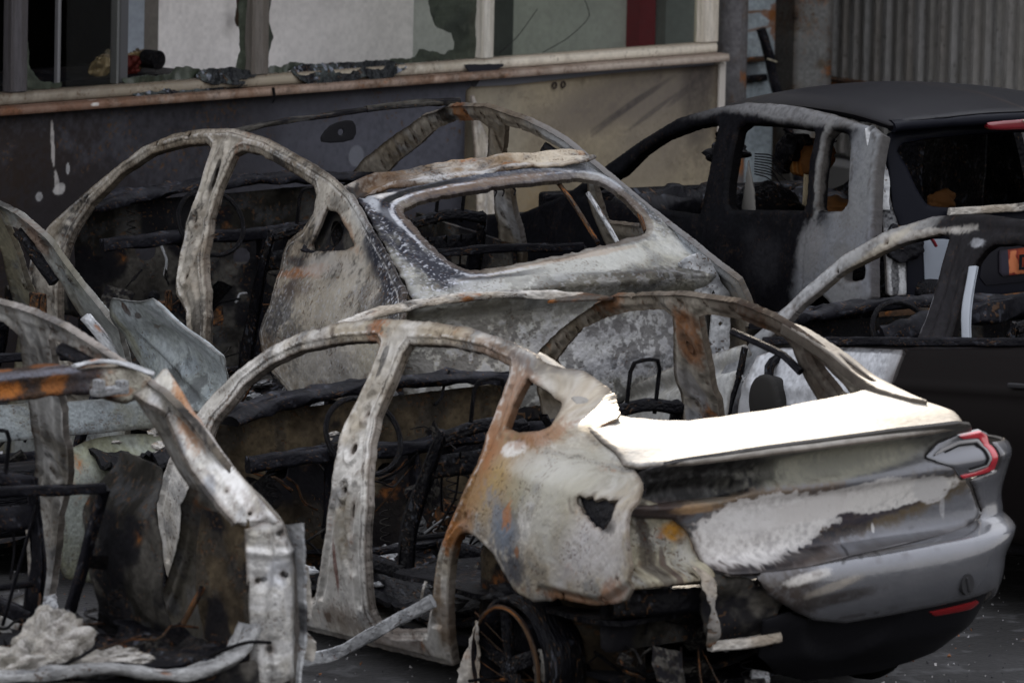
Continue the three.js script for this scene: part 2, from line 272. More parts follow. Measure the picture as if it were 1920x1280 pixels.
// a pressed beam along a smooth path; w across, h along "up"; both may vary with t
function beam(pts, w, h, o = {}) {
  const up = v3(o.up || [0, 1, 0]), cv = new THREE.CatmullRomCurve3(pts.map(v3), !!o.closed, 'catmullrom', o.tension ?? .5), L = cv.getLength(), n = o.n || Math.max(4, Math.ceil(L / (o.step || .035)));
  const sec = o.sec || [[-1, -.6], [-.8, -1], [.8, -1], [1, -.6], [1, .5], [.72, 1], [.25, 1], [.18, .6], [-.18, .6], [-.25, 1], [-.72, 1], [-1, .5]];
  const m = sec.length, p = [], uv = [], id = [], W = typeof w === 'function' ? w : () => w, H = typeof h === 'function' ? h : () => h, J = o.jit ?? .004, sd = o.seed || 5;
  const C = new THREE.Vector3(), T = new THREE.Vector3(), S = new THREE.Vector3(), U = new THREE.Vector3();
  let per = [0]; for (let k = 1; k <= m; k++) { const a = sec[k - 1], b = sec[k % m]; per.push(per[k - 1] + Math.hypot(a[0] - b[0], a[1] - b[1])); }
  for (let i = 0; i <= n; i++) {
    const t = i / n; cv.getPointAt(t, C); cv.getTangentAt(t, T); S.crossVectors(T, up).normalize(); U.crossVectors(S, T).normalize();
    const tw = o.twist ? o.twist(t) : 0, ct = Math.cos(tw), sn = Math.sin(tw);
    for (let k = 0; k <= m; k++) {
      const q = sec[k % m]; let a = q[0] * W(t) / 2, b = q[1] * H(t) / 2;
      a += J * 2 * (fbm(t * L * 11, k * .7, sd, 2) - .5); b += J * 2 * (fbm(t * L * 11 + 40, k * .7, sd, 2) - .5);
      const x = a * ct - b * sn, y = a * sn + b * ct;
      p.push(C.x + S.x * x + U.x * y, C.y + S.y * x + U.y * y, C.z + S.z * x + U.z * y); uv.push(t * L, per[k] * .04 + (o.v0 || 0));
    }
  }
  for (let i = 0; i < n; i++) for (let k = 0; k < m; k++) { const a = i * (m + 1) + k, b = a + 1, c = a + m + 1, d = c + 1; id.push(a, b, d, a, d, c); }
  for (const e of [0, n]) { const s0 = p.length / 3, c0 = e * (m + 1); let c = [0, 0, 0]; for (let k = 0; k < m; k++) for (let q = 0; q < 3; q++) c[q] += p[(c0 + k) * 3 + q] / m; p.push(...c); uv.push(0, 0); for (let k = 0; k < m; k++) { p.push(...p.slice((c0 + k) * 3, (c0 + k) * 3 + 3)); uv.push(.02 * k, .02); } for (let k = 0; k < m; k++) { const a = s0 + 1 + k, b = s0 + 1 + (k + 1) % m; e ? id.push(s0, a, b) : id.push(s0, b, a); } }
  const g = new THREE.BufferGeometry(); g.setAttribute('position', new THREE.Float32BufferAttribute(p, 3)); g.setAttribute('uv', new THREE.Float32BufferAttribute(uv, 2)); g.setIndex(id); g.computeVertexNormals();
  return g;
}
function tube(pts, r = .01, o = {}) { const c = new THREE.CatmullRomCurve3(pts.map(v3), false, 'catmullrom', o.tension ?? .3); return new THREE.TubeGeometry(c, o.n || Math.max(6, Math.ceil(c.getLength() / .04)), r, o.sides || 8, false); }
// a lump: sphere pushed about by noise
function lump(c, r, seed = 1, rough = .5, det = 4) {
  const g = new THREE.IcosahedronGeometry(1, det).toNonIndexed ? new THREE.SphereGeometry(1, det * 8, det * 6) : null, p = g.attributes.position;
  for (let i = 0; i < p.count; i++) { const x = p.getX(i), y = p.getY(i), z = p.getZ(i), k = 1 + rough * ((fbm(x * 1.7 + z * 1.3 + 9, y * 1.7 - z * 1.1 + 9, seed, 4) - .5) * 2); p.setXYZ(i, c[0] + x * r[0] * k, c[1] + y * r[1] * k, c[2] + z * r[2] * k); }
  g.computeVertexNormals(); return g;
}
function bx(w, h, d, c, rot = [0, 0, 0], r = .006) { const g = r ? new RoundedBoxGeometry(w, h, d, 2, Math.min(r, w / 2.2, h / 2.2, d / 2.2)) : new THREE.BoxGeometry(w, h, d); g.applyMatrix4(new THREE.Matrix4().compose(v3(c), new THREE.Quaternion().setFromEuler(new THREE.Euler(...rot)), new THREE.Vector3(1, 1, 1))); return g; }
const taken = {};
function numbered(n) { const k = taken[n] = (taken[n] ?? -1) + 1; return k ? n + '_' + String(k).padStart(3, '0') : n; }
function thing(name, label, category, pose = [0, 0, 0, 0, 0, 0], group) {
  const g = new THREE.Group(); g.name = numbered(name); g.userData = { label, category }; if (group) g.userData.group = group;
  g.position.set(pose[0], pose[1], pose[2]); g.rotation.set(-pose[4], pose[3], pose[5], 'YXZ'); scene.add(g); return g;
}
function part(parent, name, geo, mat, label) {
  let g = geo; if (Array.isArray(geo)) { g = geo.length > 1 ? mergeGeometries(geo.map(x => { const y = x.index ? x.toNonIndexed() : x; for (const a of Object.keys(y.attributes)) if (!['position', 'normal', 'uv'].includes(a)) y.deleteAttribute(a); return y; })) : geo[0]; }
  if (g.attributes.color && !mat.vertexColors) g.deleteAttribute('color');
  const m = new THREE.Mesh(g, mat); m.name = name; m.castShadow = m.receiveShadow = true; if (label) m.userData.label = label; parent.add(m); return m;
}
function single(name, geo, mat, label, category, group) { const m = part(scene, numbered(name), geo, mat, label); m.userData.category = category; if (group) m.userData.group = group; return m; }

// ------------------------------------------------------------------ ground
{
  const paint = (X, Y, o) => { const n = fbm(X * .9, Y * .9, 900, 5), m = fbm(X * 9, Y * 9, 905, 4), k = n2(X * 90, Y * 90, 907); const c = o.c; c[0] = .017; c[1] = .0165; c[2] = .017; lerp3(c, [.006, .0055, .0055], smooth(.35, .65, n)); lerp3(c, [.07, .07, .073], smooth(.62, .75, m) * .5); for (let i = 0; i < 3; i++) c[i] *= .7 + .6 * k; o.h = m * .6 + k * .4; };
  const t = tex3(0, 0, 8, 8, 128, paint, false, true, true);
  const g = new THREE.PlaneGeometry(1200, 1200, 1, 1); g.rotateX(-Math.PI / 2); const uv = g.attributes.uv; for (let i = 0; i < uv.count; i++) uv.setXY(i, uv.getX(i) * 150, uv.getY(i) * 150);
  const m = part(scene, 'asphalt_ground', g, new THREE.MeshStandardMaterial({ map: t.map, bumpMap: t.bump, bumpScale: .012, roughness: .9 }));
  m.userData.kind = 'structure';
}
M.plaster = tileMat({ seed: 70, a: [.95, .95, .95], b: [.84, .84, .84], c: [.9, .9, .9], soot: -.4, rust: -.8, pits: 0, grain: .3 }, { bump: .004 });
M.stain = tileMat({ seed: 71, a: [.95, .95, .95], b: [.7, .68, .65], c: [.8, .8, .8], soot: .05, rust: -.1, pits: .6, grain: .5 }, { bump: .003 });
const tinted = (m, c, rough) => { const k = m.clone(); k.color = new THREE.Color().setRGB(...c); k.roughness = rough; return k; };
// ------------------------------------------------------------------ the office building with the broken windows
{
  const b = thing('office_building', 'office building with smoke-stained low wall and row of broken windows', 'building', POSE.W);
  const lowBox = [-3, 0, 5.5, 1.4];
  const low = burnt({ seed: 11, a: [.040, .039, .045], b: [.031, .030, .035], c: [.049, .048, .055], soot: .06, rust: 0, pits: 1.2, f: .7, spots: [
    [-.6, .7, 1.5, .95, 0, [.022, .015, .011], .95, .6, .5], [.55, .55, .7, .5, 0, [.02, .019, .022], .7, .8, .6], [.42, .957, .042, .027, 10, [.36, .35, .34], 1, .15, .35], [.37, 1.2, .012, .12, 4, [.42, .40, .38], .9, .2, .7], [.40, 1.0, .014, .06, 8, [.42, .40, .38], .8, .2, .8], [.48, 1.06, .012, .03, 0, [.4, .4, .4], .9, .2, .4],
    [2.59, 1.0, .055, .055, 0, [.22, .23, .25], 1, .12, .15], [.28, .93, .02, .02, 0, [.4, .4, .4], .9, .2, .4], [3.2, 1.05, 1.2, .45, 0, [.10, .103, .125], .75, .9, .4]] });
  const P = (s, y) => [s, y, 0];
  const wm = texMat(low, [-3, 0, 3.5, 1.37], 150, { rough: .7, bump: .004 });
  part(b, 'low_wall', sheet({ poly: [[-3, 0], [3.5, 0], [3.5, 1.365], [-3, 1.365]], cell: .05, pos: P, out: [0, 0, 1], thick: .22, round: 0, box: [-3, 0, 3.5, 1.37] }), wm);
  // beige cladding board at the right end
  const beige = burnt({ seed: 12, a: [.30, .255, .18], b: [.20, .168, .12], c: [.25, .215, .16], soot: .02, rust: .0, pits: .3, streak: .12, f: .8, grain: .4, spots: [
    [4.75, 1.20, .95, .16, 8, [.135, .115, .105], .75, .9, .25], [5.0, 1.0, .5, .3, 30, [.20, .175, .15], .5, .9, .3], [4.75, 1.16, .36, .020, 22, [.075, .066, .062], .8, .7, .4], [4.95, 1.12, .28, .016, 25, [.085, .074, .07], .7, .7, .4], [4.62, 1.09, .22, .014, 24, [.085, .074, .07], .7, .7, .4], [5.2, 1.22, .22, .022, 30, [.085, .074, .07], .7, .7, .4],
    [5.3, 1.2, .16, .45, 0, [.07, .06, .055], .85, .8, .4], 
    [3.9, .6, .35, .28, 0, [.20, .14, .07], .6, .8, .8], [4.1, .55, .12, .1, 0, [.4, .4, .42], .8, .3, .6], [3.62, 1.0, .3, .5, 0, [.30, .28, .23], .5, .9, .3]] });
  part(b, 'cladding_board', sheet({ poly: [[3.425, .0], [5.46, .0], [5.46, 1.345], [4.6, 1.34], [3.75, 1.318], [3.425, 1.325]], cell: .04, pos: (s, y) => [s, y, .012], out: [0, 0, 1], thick: .01, round: .004, box: [3.42, 0, 5.47, 1.37], dent: (s, y) => .004 * Math.sin(s * 5) + .006 * (fbm(s * 3, y * 2, 71, 3) - .5) }), texMat(beige, [3.42, 0, 5.47, 1.37], 260, { rough: .75, bump: .003 }));
  part(b, 'cladding_board', sheet({ poly: [[3.5, 0], [5.47, 0], [5.47, 1.365], [3.5, 1.365]], cell: .05, pos: P, out: [0, 0, 1], thick: .2, round: 0 }), flat([.16, .165, .19]));
  part(b, 'corner_trim', bx(.05, 1.36, .06, [5.49, .68, -.005]), flat([.56, .52, .47], .6));
  for (const [s, y] of [[4.10, 1.3], [4.17, 1.302]]) { const g = new THREE.TorusGeometry(.016, .005, 8, 16); g.translate(s, y, .028); part(b, 'bolt', g, flat([.05, .04, .035])); }
  // sill and frames
  const sillP = burnt({ seed: 13, a: [.33, .25, .20], b: [.20, .125, .085], c: [.27, .22, .185], soot: .22, rust: .22, pits: 1, f: 1.6, streak: .3, spots: [[4.9, 1.39, 1.0, .09, 0, [.55, .48, .41], .85, .8, .5], [0, 1.39, .9, .06, 0, [.14, .07, .045], .8, .8, .5], [.6, 1.39, .03, .012, 0, [.6, .58, .55], .9, .3, .5]] });
  const strip = (name, s0, s1, y0, y1, d0, d1, mat, cell = .06) => part(b, name, sheet({ poly: [[s0, y0], [s1, y0], [s1, y1], [s0, y1]], cell, pos: (s, y) => [s, y, d1], out: [0, 0, 1], thick: d1 - d0, round: .006, rr: .6, dent: (s, y) => .004 * (fbm(s * 6, y * 6, 77, 3) - .5), box: [-3, 1.3, 5.5, 1.5] }), mat);
  const sm = texMat(sillP, [-3, 1.3, 5.5, 1.5], 120, { rough: .7, bump: .004 });
  strip('window_sill', -3, 5.495, 1.366, 1.411, -.2, .07, sm, .02);
  const frameP = burnt({ seed: 14, a: [.56, .52, .44], b: [.42, .37, .29], c: [.34, .31, .26], ab: .36, soot: .2, rust: .05, pits: 1, f: 1.3, spots: [[0, 1.44, 1.6, .3, 0, [.14, .12, .095], .85, .8, .5], [1.4, 1.44, .9, .2, 0, [.24, .205, .155], .85, .9, .5], [2.4, 1.44, .6, .2, 0, [.32, .28, .21], .7, .9, .5], [4.6, 1.44, 1.2, .2, 0, [.74, .68, .57], .95, .7, .2]] });
  const fm = texMat(frameP, [-3, 1.3, 5.5, 1.5], 120, { rough: .5, bump: .002 });
  strip('window_frame', -3, 5.455, 1.414, 1.472, -.06, .012, fm, .02);
  const post = (name, s0, s1, d0, d1, c, seed) => part(b, name, bx(s1 - s0, 1.43, d1 - d0, [(s0 + s1) / 2, 2.188, (d0 + d1) / 2], [0, 0, 0], .006), tinted(M.stain, c, .55));
  post('window_frame', .06, .175, -.05, .014, [.085, .08, .085], 15, -.01);
  post('window_frame', -.35, -.24, -.05, .014, [.10, .09, .08], 15);
  post('window_frame', 1.78, 1.905, -.05, .014, [.155, .14, .125], 16, .0);
  post('window_frame', 3.53, 3.625, -.05, .014, [.64, .61, .54], 17);
  post('window_frame', 5.315, 5.455, -.05, .014, [.76, .70, .60], 18);
  part(b, 'glazing_bar', bx(.022, 1.2, .03, [.47, 2.08, -.08]), flat([.20, .20, .21], .4, .4));
  part(b, 'glazing_bar', bx(.085, 1.4, .05, [.925, 2.17, -.1]), flat([.085, .085, .09], .5, .3));
  part(b, 'glazing_bar', bx(.016, 1.4, .05, [.876, 2.17, -.08]), flat([.22, .22, .24], .4, .5));
  part(b, 'window_frame', bx(8.5, .1, .09, [1.25, 2.95, -.03]), flat([.4, .37, .31], .5));
  // office room behind the windows
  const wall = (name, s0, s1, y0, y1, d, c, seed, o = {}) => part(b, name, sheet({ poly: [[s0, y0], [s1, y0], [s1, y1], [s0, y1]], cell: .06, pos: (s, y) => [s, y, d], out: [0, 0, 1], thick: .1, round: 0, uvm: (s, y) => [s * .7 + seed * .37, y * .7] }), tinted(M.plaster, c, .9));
  wall('partition', 2.177, 4.167, .1, 2.9, -1.12, [.92, .885, .86], 21, { spots: [[3.3, 1.62, .03, .08, 0, SOOT, .9, .3, .3], [2.9, 1.2, .4, .2, 0, [.44, .46, .52], .6, .9, .4]] });
  wall('partition', 2.052, 2.172, .1, 2.9, -1.10, [.17, .155, .14], 22);
  wall('partition', 1.897, 2.047, .1, 2.9, -1.08, [.36, .40, .45], 23);
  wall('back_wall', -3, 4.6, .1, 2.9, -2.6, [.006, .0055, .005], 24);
  wall('partition', 4.167, 5.017, .1, 2.9, -1.16, [.52, .54, .50], 25);
  wall('door_leaf', 4.717, 4.907, .1, 2.9, -1.05, [.07, .08, .075], 26);
  wall('partition', 4.917, 5.987, .1, 2.9, -1.10, [.55, .58, .54], 27);
  wall('red_board', 5.907, 6.047, .1, 2.9, -1.00, [.22, .03, .04], 28);
  wall('partition', 6.067, 6.767, .1, 2.9, -0.94, [.20, .22, .21], 29, { spots: [[6.8, 1.9, .05, .8, 0, [.4, .42, .42], .8, .4, .2]] });
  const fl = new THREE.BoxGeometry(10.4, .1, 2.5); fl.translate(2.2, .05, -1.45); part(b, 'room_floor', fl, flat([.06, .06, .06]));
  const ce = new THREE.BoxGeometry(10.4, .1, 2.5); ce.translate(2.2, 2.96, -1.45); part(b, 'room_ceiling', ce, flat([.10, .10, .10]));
  // charred desk with added foil, standing in for a golden reflection in the pane
  part(b, 'charred_desk', [bx(1.5, .05, .6, [1.1, 1.43, -.75]), bx(.05, 1.4, .5, [.45, .72, -.75]), bx(.05, 1.4, .5, [1.75, .72, -.75])], M.char);
  for (let i = 0; i < 6; i++) part(b, 'reflection_foil', sheet({ poly: soft([[0, 0], [.16, -.02], [.2, .09], [.05, .1]]), cell: .012, pos: (x, y) => [1.12 + i * .07 + x * .8, 1.47 + y * .8 + .01 * (i % 3), -.55 - .04 * (i % 3) + .05 * fbm(x * 22, y * 22, 300 + i, 3)], out: [0, 0, 1], thick: .004, dent: (x, y) => .03 * (fbm(x * 30, y * 30, 310 + i, 3) - .5) }), flat([[.12, .085, .04], [.08, .055, .03], [.13, .11, .08], [.05, .01, .008], [.12, .085, .04], [.09, .07, .05]][i], .35, .3));
  { const g = new THREE.CylinderGeometry(.05, .05, .1, 18); g.rotateX(Math.PI / 2); g.translate(1.55, 1.53, -.5); part(b, 'pipe_end', g, M.char); }
  // what is left of the laminated panes
  const glassP = (seed) => burnt({ seed, a: [.055, .062, .052], b: [.035, .04, .035], c: [.10, .11, .095], soot: .2, rust: 0, pits: .3, f: 3, streak: .4 });
  const gm = new THREE.MeshPhysicalMaterial({ color: new THREE.Color().setRGB(.20, .215, .185), roughness: .28, transmission: .12, thickness: 0, side: THREE.DoubleSide });
  gm.map = tex3(0, 0, 1, 1, 400, (X, Y, o) => { glassP(31)(X * .8, Y * .8, o); for (let i = 0; i < 3; i++) o.c[i] *= 4; }, false, false, true).map;
  const shard = (poly, d, seed, w = .012, lbl) => part(b, 'broken_pane', sheet({ poly, cell: .012, ragged: .012, seed, pos: (s, y) => [s, y, d + w * (fbm(s * 9, y * 9, seed, 3) - .5) * 2], out: [0, 0, 1], thick: .006, round: 0, uvm: metre }), gm, lbl);
  shard([[3.15, 1.9], [3.17, 1.75], [3.2, 1.70], [3.21, 1.66], [3.30, 1.63], [3.345, 1.61], [3.372, 1.57], [3.36, 1.53], [3.325, 1.525], [3.30, 1.505], [3.24, 1.515], [3.094, 1.545], [3.075, 1.495], [2.9, 1.50], [2.6, 1.495], [2.3, 1.49], [2.3, 1.472], [3.53, 1.472], [3.53, 1.95]], -.035, 41);
  shard([[1.9, 1.472], [2.35, 1.472], [2.33, 1.49], [2.2, 1.515], [2.12, 1.53], [2.05, 1.50], [1.99, 1.515], [1.93, 1.495]], -.035, 42, .03);
  shard([[1.905, 1.5], [1.94, 1.49], [1.955, 1.6], [1.985, 1.66], [1.95, 1.75], [1.97, 1.95], [1.905, 1.95]], -.034, 43);
  shard([[1.70, 1.48], [1.785, 1.47], [1.785, 1.95], [1.72, 1.95], [1.735, 1.75], [1.745, 1.6]], -.034, 44);
  shard([[.9, 1.472], [1.78, 1.472], [1.78, 1.50], [1.66, 1.51], [1.58, 1.50], [1.45, 1.515], [1.36, 1.54], [1.3, 1.535], [1.27, 1.51], [1.1, 1.50], [1.0, 1.51], [.9, 1.495]], -.034, 45, .03);
  shard([[.175, 1.472], [.46, 1.472], [.46, 1.50], [.3, 1.52], [.23, 1.6], [.22, 1.72], [.175, 1.8]], -.034, 46, .01);
  const pane = new THREE.MeshPhysicalMaterial({ color: new THREE.Color().setRGB(.88, .89, .86), roughness: .06, specularIntensity: .4, transmission: 1, thickness: 0, side: THREE.DoubleSide });
  const pn = (s0, s1) => { const g = new THREE.BoxGeometry(s1 - s0, 1.43, .008); g.translate((s0 + s1) / 2, 2.19, -.03); part(b, 'window_pane', g, pane); };
  pn(3.63, 5.312); pn(.485, .865);
  for (const w of [[[4.05, 1.48], [4.25, 1.55], [4.42, 1.66], [4.35, 1.8]], [[3.7, 1.49], [3.85, 1.58], [4.0, 1.72]]]) part(b, 'crack', tube(w.map(p => [p[0], p[1], -.02]), .0022, { sides: 5 }), flat([.02, .02, .02]));
  part(b, 'hanging_cord', [tube([[2.72, 2.02, -1.05], [2.715, 1.79, -1.05], [2.725, 1.69, -1.05]], .008), lump([2.725, 1.66, -1.05], [.022, .05, .02], 5, .3, 2)], flat([.05, .035, .025]));
  // pane film draped over the sill, burnt black
  const drape = (s0, s1, seed, top = 1.5, dn = .08) => part(b, 'draped_pane', sheet({ poly: soft([[s0, 0], [s0 + .1, -.035], [(s0 + s1) / 2, -.03], [s1 - .15, -.028], [s1, .005], [s1 - .08, dn * .55], [s1 - .3, dn * .9], [(s0 + s1) / 2 + .1, dn * .6], [s0 + .3, dn], [s0 + .1, dn * .8]]), cell: .012, ragged: .01, seed, pos: (s, t) => [s, top - t * .95, -.01 + t * .6 + .03 * fbm(s * 12, t * 12, seed, 3)], out: [0, 0, 1], thick: .006, round: 0, dent: (s, t) => .014 * (fbm(s * 14, t * 20, seed + 3, 3) - .5), uvm: metre }), M.char2 || (M.char2 = tileMat({ seed: 9, a: [.02, .024, .024], b: [.01, .011, .012], c: [.045, .052, .05], soot: .2, rust: 0, glint: .35 }, { rough: .35, bump: .02 })));
  drape(2.08, 2.95, 51, 1.475, .085); drape(1.38, 1.82, 52, 1.49, .06); drape(1.06, 1.8, 53, 1.437, .035); drape(.9, 1.4, 54, 1.425, .03);
  part(b, 'draped_pane', sheet({ poly: [[3.37, .0], [3.72, .012], [3.6, .045], [3.47, .055], [3.42, .05]], cell: .012, pos: (s, t) => [s, 1.452 - t, .035 + .2 * t], out: [0, 0, 1], thick: .006, round: 0, ragged: .004 }), flat([.02, .02, .024], .5));
  part(b, 'roof_gutter', tube([[1.88, 1.41, .075], [1.885, 1.36, .08], [1.875, 1.33, .078]], .008), M.char);
  // unseen storeys above, heights split to shade the wrecks and sun one boot deck
  part(b, 'unseen_shade_wall', bx(6.9, 7.6, 9, [-.45, 6.85, -4.72], [0, 0, 0], 0), flat([.36, .35, .33]));
  part(b, 'unseen_shade_wall', bx(2.5, 5.15, 9, [4.252, 5.63, -4.72], [0, 0, 0], 0), flat([.36, .35, .33]));
  part(b, 'side_wall', bx(.16, 2.9, 2.4, [-3.1, 1.45, -1.2], [0, 0, 0], 0), flat([.3, .3, .3]));
  part(b, 'end_wall', bx(.05, 1.6, 2.6, [7.36, 2.2, -2.7], [0, 0, 0], 0), flat([.3, .3, .3]));
}
// ------------------------------------------------------------------ the shed with the ribbed cladding
{
  const b = thing('ribbed_shed', 'grey shed with vertical ribbed metal cladding behind the dark van', 'building', [0, 0, 0, 0, 0, 0]);
  const X = 10, paints = [[.30, .295, .285], [.27, .268, .26], [.285, .275, .26]].map(c => tinted(M.stain, c, .6));
  const prof = [[0, 0], [.012, .004], [.02, .028], [.034, .03], [.042, .003], [.075, 0], [.082, .007], [.09, 0], [.115, 0]];
  for (let i = 0; i < 42; i++) {
    const z0 = -12.62 + i * .1152, sh = new THREE.Shape(); prof.forEach(([a, d], k) => k ? sh.lineTo(a, d) : sh.moveTo(a, d)); sh.lineTo(.115, -.003); sh.lineTo(0, -.003);
    const g = new THREE.ExtrudeGeometry(sh, { depth: 4.6, bevelEnabled: false }); const uv = g.attributes.uv, p = g.attributes.position;
    for (let k = 0; k < uv.count; k++) uv.setXY(k, p.getX(k) * 2 + i * .37, p.getZ(k) * .35);
    g.applyMatrix4(new THREE.Matrix4().makeBasis(new THREE.Vector3(0, 0, -1), new THREE.Vector3(-1, 0, 0), new THREE.Vector3(0, 1, 0))); g.translate(X, .43 + (i < 3 ? .02 : 0), z0 + .115);
    part(b, 'cladding_panel', g, paints[i % 3]);
  }
  part(b, 'edge_trim', bx(.09, 4.3, .10, [X, 2.85, -12.70]), flat([.25, .24, .225], .6));
  part(b, 'plinth', bx(1.2, .41, 5.6, [X + .35, .205, -10.4], [0, 0, 0], .01), flat([.26, .255, .25]));
  part(b, 'kerb_beam', bx(.14, .13, .95, [9.45, .925, -11.35]), M.rust);
  part(b, 'wall', bx(4, 6.5, 14, [X + 2.1, 3.3, -6.5], [0, 0, 0], 0), flat([.25, .25, .25]));
  part(b, 'wall', bx(7.2, 5.9, 3, [X - 1.2, 2.95, -14.3], [0, 0, 0], 0), flat([.12, .12, .12]));
  part(b, 'unseen_shade_wall', bx(9, 5.2, 6, [12.2, 7.0, -14.2], [0, 0, 0], 0), flat([.3, .3, .3]));  // unseen block, height chosen to keep the dark crossover in shade
}
{
  const c = thing('drainpipe_post', 'round grey steel post at the right end of the office wall', 'post', [7.36, 0, -9.6, 0, 0, 0]);
  const g = new THREE.CylinderGeometry(.085, .085, 4.2, 28); g.translate(0, 2.1, 0); part(c, 'shaft', g, texMat(burnt({ seed: 65, a: [.125, .12, .125], b: [.10, .095, .095], c: [.12, .10, .09], soot: .1, rust: .2, pits: 1, streak: .2 }), [0, 0, .6, 4.2], 120, { rough: .6, wear: 0 }));
  const f = new THREE.CylinderGeometry(.15, .15, .02, 24); f.translate(0, .011, 0); part(c, 'base_plate', f, M.rust);
}
{
  const c = thing('white_wall_pier', 'white painted wall pier with rust runs beside the round post', 'wall', [8.12, 0, -10.45, 0, 0, 0]);
  const p = burnt({ seed: 66, a: [.30, .345, .37], b: [.26, .30, .325], c: [.28, .31, .32], soot: .02, rust: .02, pits: .2, f: 1, spots: [[.07, 1.5, .07, .025, -10, RUST, .9, .4, .9], [.09, 1.47, .03, .09, 0, RUST, .85, .4, 1], [.12, 1.4, .02, .13, 0, [.3, .14, .06], .85, .4, .9], [-.09, 1.52, .11, .012, 2, [.16, .08, .04], .9, .4, .5], [-.03, 1.42, .11, .012, 8, [.18, .09, .05], .8, .5, .6], [-.09, 1.235, .085, .02, 3, [.05, .03, .02], 1, .4, .3], [-.09, 1.13, .08, .03, 0, SOOT, .95, .4, .4], [-.085, 1.185, .09, .09, 0, [.09, .10, .11], .8, .6, .3]] });
  part(c, 'wall_face', sheet({ poly: [[-.17, 0], [.19, 0], [.19, 2.6], [-.17, 2.6]], cell: .04, pos: (x, y) => [x, y, 0], out: [0, 0, 1], thick: .3, round: .004 }), texMat(p, [-.17, 0, .19, 2.6], 300, { rough: .6, bump: .003 }));
  part(c, 'pipe_stub', beam([[-.16, 1.24, .02], [.03, 1.25, .02]], .03, .03, { step: .03 }), M.rust);
  part(c, 'pipe_stub', beam([[-.16, 1.13, .02], [.03, 1.14, .02]], .04, .04, { step: .03 }), M.char);
}
{
  const c = thing('flat_steel_column', 'wide flat grey column between the white pier and the ribbed shed', 'column', [8.36, 0, -10.25, 0, 0, 0]);
  part(c, 'shaft', sheet({ poly: [[-.14, 0], [.13, 0], [.13, 2.6], [-.14, 2.6]], cell: .05, pos: (x, y) => [x, y, 0], out: [0, 0, 1], thick: .25, round: .008 }), texMat(burnt({ seed: 67, a: [.15, .15, .145], b: [.12, .115, .105], c: [.10, .075, .05], soot: .1, rust: .3, pits: 1, streak: .3 }), [-.14, 0, .13, 2.6], 240, { rough: .65 }));
}
{
  const c = thing('burnt_downpipe', 'charred black pipe leaning across the white pier', 'pipe', [8.02, 0, -10.15, 0, 0, 0]);
  part(c, 'pipe', beam([[-.10, 1.45, 0], [-.06, 1.33, .01], [0, 1.15, .0], [.10, .9, 0], [.2, .5, 0], [.2, .03, 0]], .06, .06, { sec: [[-1, 0], [-.7, .7], [0, 1], [.7, .7], [1, 0], [.7, -.7], [0, -1], [-.7, -.7]], jit: .006 }), M.dark);
  part(c, 'bracket', bx(.07, .012, .03, [-.035, 1.27, .02], [0, 0, -.3]), flat([.3, .27, .2]));
}
{
  const c = thing('white_board', 'tall pale board leaning on the low office wall behind the middle wreck', 'board', POSE.W);
  part(c, 'board', sheet({ poly: [[3.41, 1.30], [3.44, 1.28], [3.49, 1.17], [3.57, .95], [3.585, .41], [3.50, .02], [3.33, .02], [3.33, .44], [3.38, .9]], cell: .02, pos: (s, y) => [s, y, .30 - .2 * y + .02 * Math.sin(s * 30)], out: [0, 0, 1], thick: .012, dent: (s, y) => .02 * (fbm(s * 6, y * 4, 333, 3) - .5) }), texMat(burnt({ seed: 68, a: [.46, .43, .39], b: [.36, .32, .26], c: [.42, .41, .40], soot: .05, rust: .04, streak: .3 }), [3.32, 0, 3.6, 1.31], 250));
}

// ------------------------------------------------------------------ shared insides of the wrecks
const LIN = (x, y, z) => [x, y, z];
function seatFrame(car, x, y0, y1, z, lean = .26, mat = M.char) {
  const w = .21, L = s => [[x + s * w, y0, z - .02], [x + s * w, y0 + .2, z + .04], [x + s * w * .98, mix(y0, y1, .75), z + lean * .7], [x + s * w * .9, y1, z + lean]];
  const g = [];
  for (const s of [-1, 1]) g.push(beam(L(s), t => .03, t => .11 - .06 * t, { up: [0, .3, 1], seed: 5 + s, jit: .006 }));
  g.push(beam([[x - w * .92, y1 - .02, z + lean], [x, y1 + .01, z + lean + .01], [x + w * .92, y1 - .02, z + lean]], .04, .05, { jit: .006 }));
  g.push(beam([[x - w, y1 - .15, z + lean * .72], [x + w, y1 - .15, z + lean * .72]], .03, .09, { jit: .006 }));
  g.push(tube([[x - w, y0 + .12, z + .02], [x + w, y0 + .12, z + .02]], .013));
  for (const q of [-.08, .02, .1]) g.push(tube([[x + q, y1 - .1, z + lean * .8], [x + q + .02, (y0 + y1) / 2, z + lean * .5], [x + q - .01, y0 + .15, z + .04]], .005, { sides: 5 }));
  const s = part(car, 'seat_frame', g, mat);
  part(s, 'headrest_frame', tube([[x - .07, y1 - .03, z + lean], [x - .07, y1 + .16, z + lean + .05], [x - .05, y1 + .2, z + lean + .06], [x + .05, y1 + .2, z + lean + .06], [x + .07, y1 + .16, z + lean + .05], [x + .07, y1 - .03, z + lean]], .009, { tension: .1 }), mat);
  part(s, 'seat_pan', [beam([[x - w, y0, z - .48], [x - w, y0 - .02, z]], .04, .06), beam([[x + w, y0, z - .48], [x + w, y0 - .02, z]], .04, .06), beam([[x - w, y0, z - .46], [x + w, y0, z - .46]], .05, .03)], mat);
}
